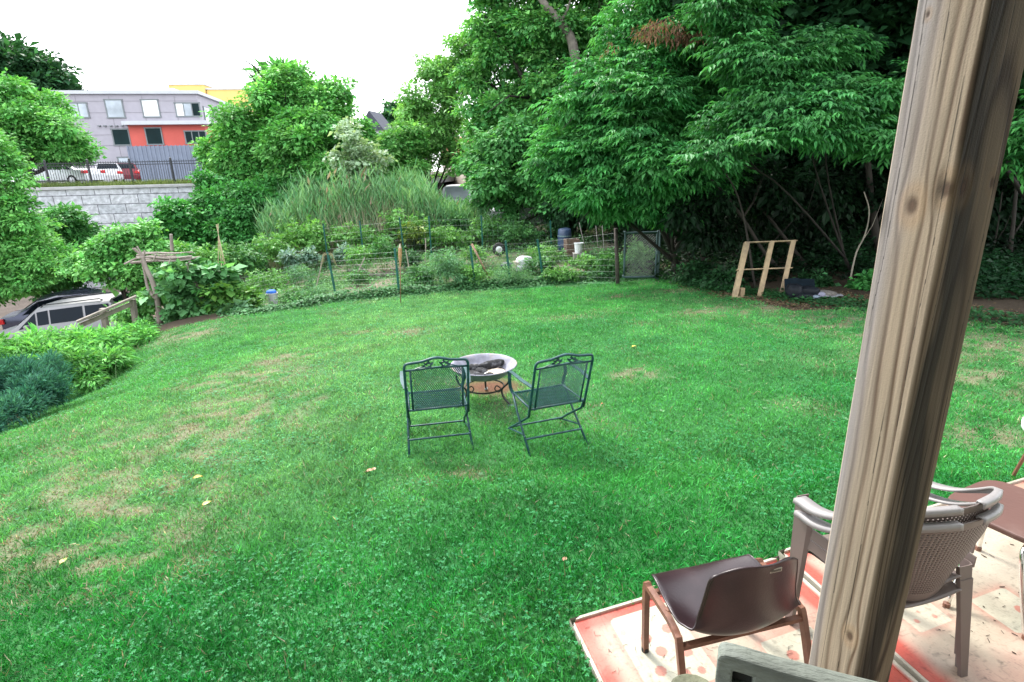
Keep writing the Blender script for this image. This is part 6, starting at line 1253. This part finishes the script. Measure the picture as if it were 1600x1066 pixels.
for (dx, dy, dz, sx, sy, sz, mt, lab, s) in [(-.25, -.02, .12, .16, .16, .15, BAG, 'black rubbish bag at the left of the trash pile', 2), (.02, -.05, .12, .20, .14, .11, BAG, 'black rubbish bag in the middle of the trash pile', 8), (-.13, -.18, .05, .18, .08, .06, BAG, 'flattened black bag at the front of the trash pile', 14), (.33, -.0, .05, .25, .16, .07, mat('grey_ash_heap', (.12, .11, .1), .95, .4, 20, bump=.8), 'low grey heap at the right of the trash pile', 21), (.2, -.14, .07, .09, .06, .055, mat('lilac_rag', (.2, .2, .27), .8, .3, 9), 'pale lilac rag on the trash pile', 27), (.05, -.2, .04, .12, .05, .04, mat('bluegrey_rag', (.16, .2, .26), .8, .3, 9), 'blue grey rag at the foot of the trash pile', 33)]:
    lump('trash_lump', tuple(tq+A(dx, dy, dz)), (sx, sy, sz), mt, lab, 'trash', s)
sheet('net_scrap', 'scrap of pale netting spread right of the trash pile', tq+A(.42, -.2, .03), A(.42, .03, .0), A(.03, .16, .02), mat('pale_net', (.16, .165, .18), .8, .5, 60), .02, 3, cat='netting')

# ------------------------------------------------------------------ fallen leaves and small litter on the lawn
def fleaf(u, v, L, c, label, rz):
    L = L*.78; g = G(u, v)+A(0, 0, .026); V = []; n_ = 9
    for i in range(n_):
        t = i/(n_-1); w_ = .32*L*math.sin(math.pi*t**.8)*(1-.15*t)+.001; V.append([(t*L, k*w_, .12*L*abs(k)+.1*L*math.sin(t*3)) for k in (-1, -.5, 0, .5, 1)])
    m = MB().grid(V); m.tube([A(-.25*L, 0, .0), A(0, 0, 0), A(L*.5, 0, .08*L)], .0012, 4)
    o = m.build('fallen_leaf', mat('leaf_'+label.split()[0], c, .6, .2, 60), None, smooth=True, loc=g); o.rotation_euler = (0, 0, rz); return tag(o, label, 'leaf')
fleaf(302, 753, .10, (.45, .36, .06), 'yellow fallen leaf on the worn grass, the topmost of three', .3); fleaf(318, 800, .09, (.5, .44, .13), 'pale yellow fallen leaf, middle one of the three on worn grass', .9)
fleaf(96, 889, .075, (.5, .43, .15), 'pale fallen leaf on the bare patch at the left', 1.5); fleaf(572, 744, .09, (.36, .18, .1), 'tan fallen leaf on the grass left of the iron chairs', .2); fleaf(586, 742, .06, (.36, .2, .12), 'small tan fallen leaf touching the other tan one', 2)
fleaf(987, 546, .10, (.55, .45, .08), 'bright yellow leaf on the lawn right of the fire bowl', .4); fleaf(880, 886, .05, (.3, .13, .08), 'small brown leaf on the near lawn above the shell chair', 1.0); fleaf(1478, 885, .05, (.3, .13, .08), 'curled brown leaf beside the timber post on the lawn', 1.0) if False else None
fleaf(940, 637, .04, (.4, .15, .06), 'reddish small leaf on the grass right of the iron chairs', 1.2); fleaf(1335, 597, .05, (.6, .58, .5), 'tiny white scrap on the grass left of the timber post', .4)
# mint leaves and light weeds scattered in the lawn
def rosettes(n=300):
    x, y = lawn_pts(n, .9); n = len(x); z = H(x, y)+.012; Vs = []; Cs = []; c0 = cold(A(.08, .22, .08), A(.2, .34, .2), RNG.random(n)); S = RNG.uniform(.025, .045, n)*(.7+.06*y)
    for k in range(7):
        a = k*.9+RNG.random(n)*.4; d = nrm(np.stack([np.cos(a), np.sin(a), np.full(n, .35)], -1)); Vs.append(fan(np.stack([x, y, z], -1), d, np.tile(A(0, 0, 1), (n, 1)), S, S*.28, np.full(n, .12))); Cs.append(c0)
    V, F = quads(np.concatenate(Vs)); o = fast('lawn_weeds', V, F, LEAF, col=np.repeat(np.concatenate(Cs), 4, 0)); tag(o, 'pale green weed rosettes dotted through the lawn', 'weeds', kind='stuff')
rosettes()
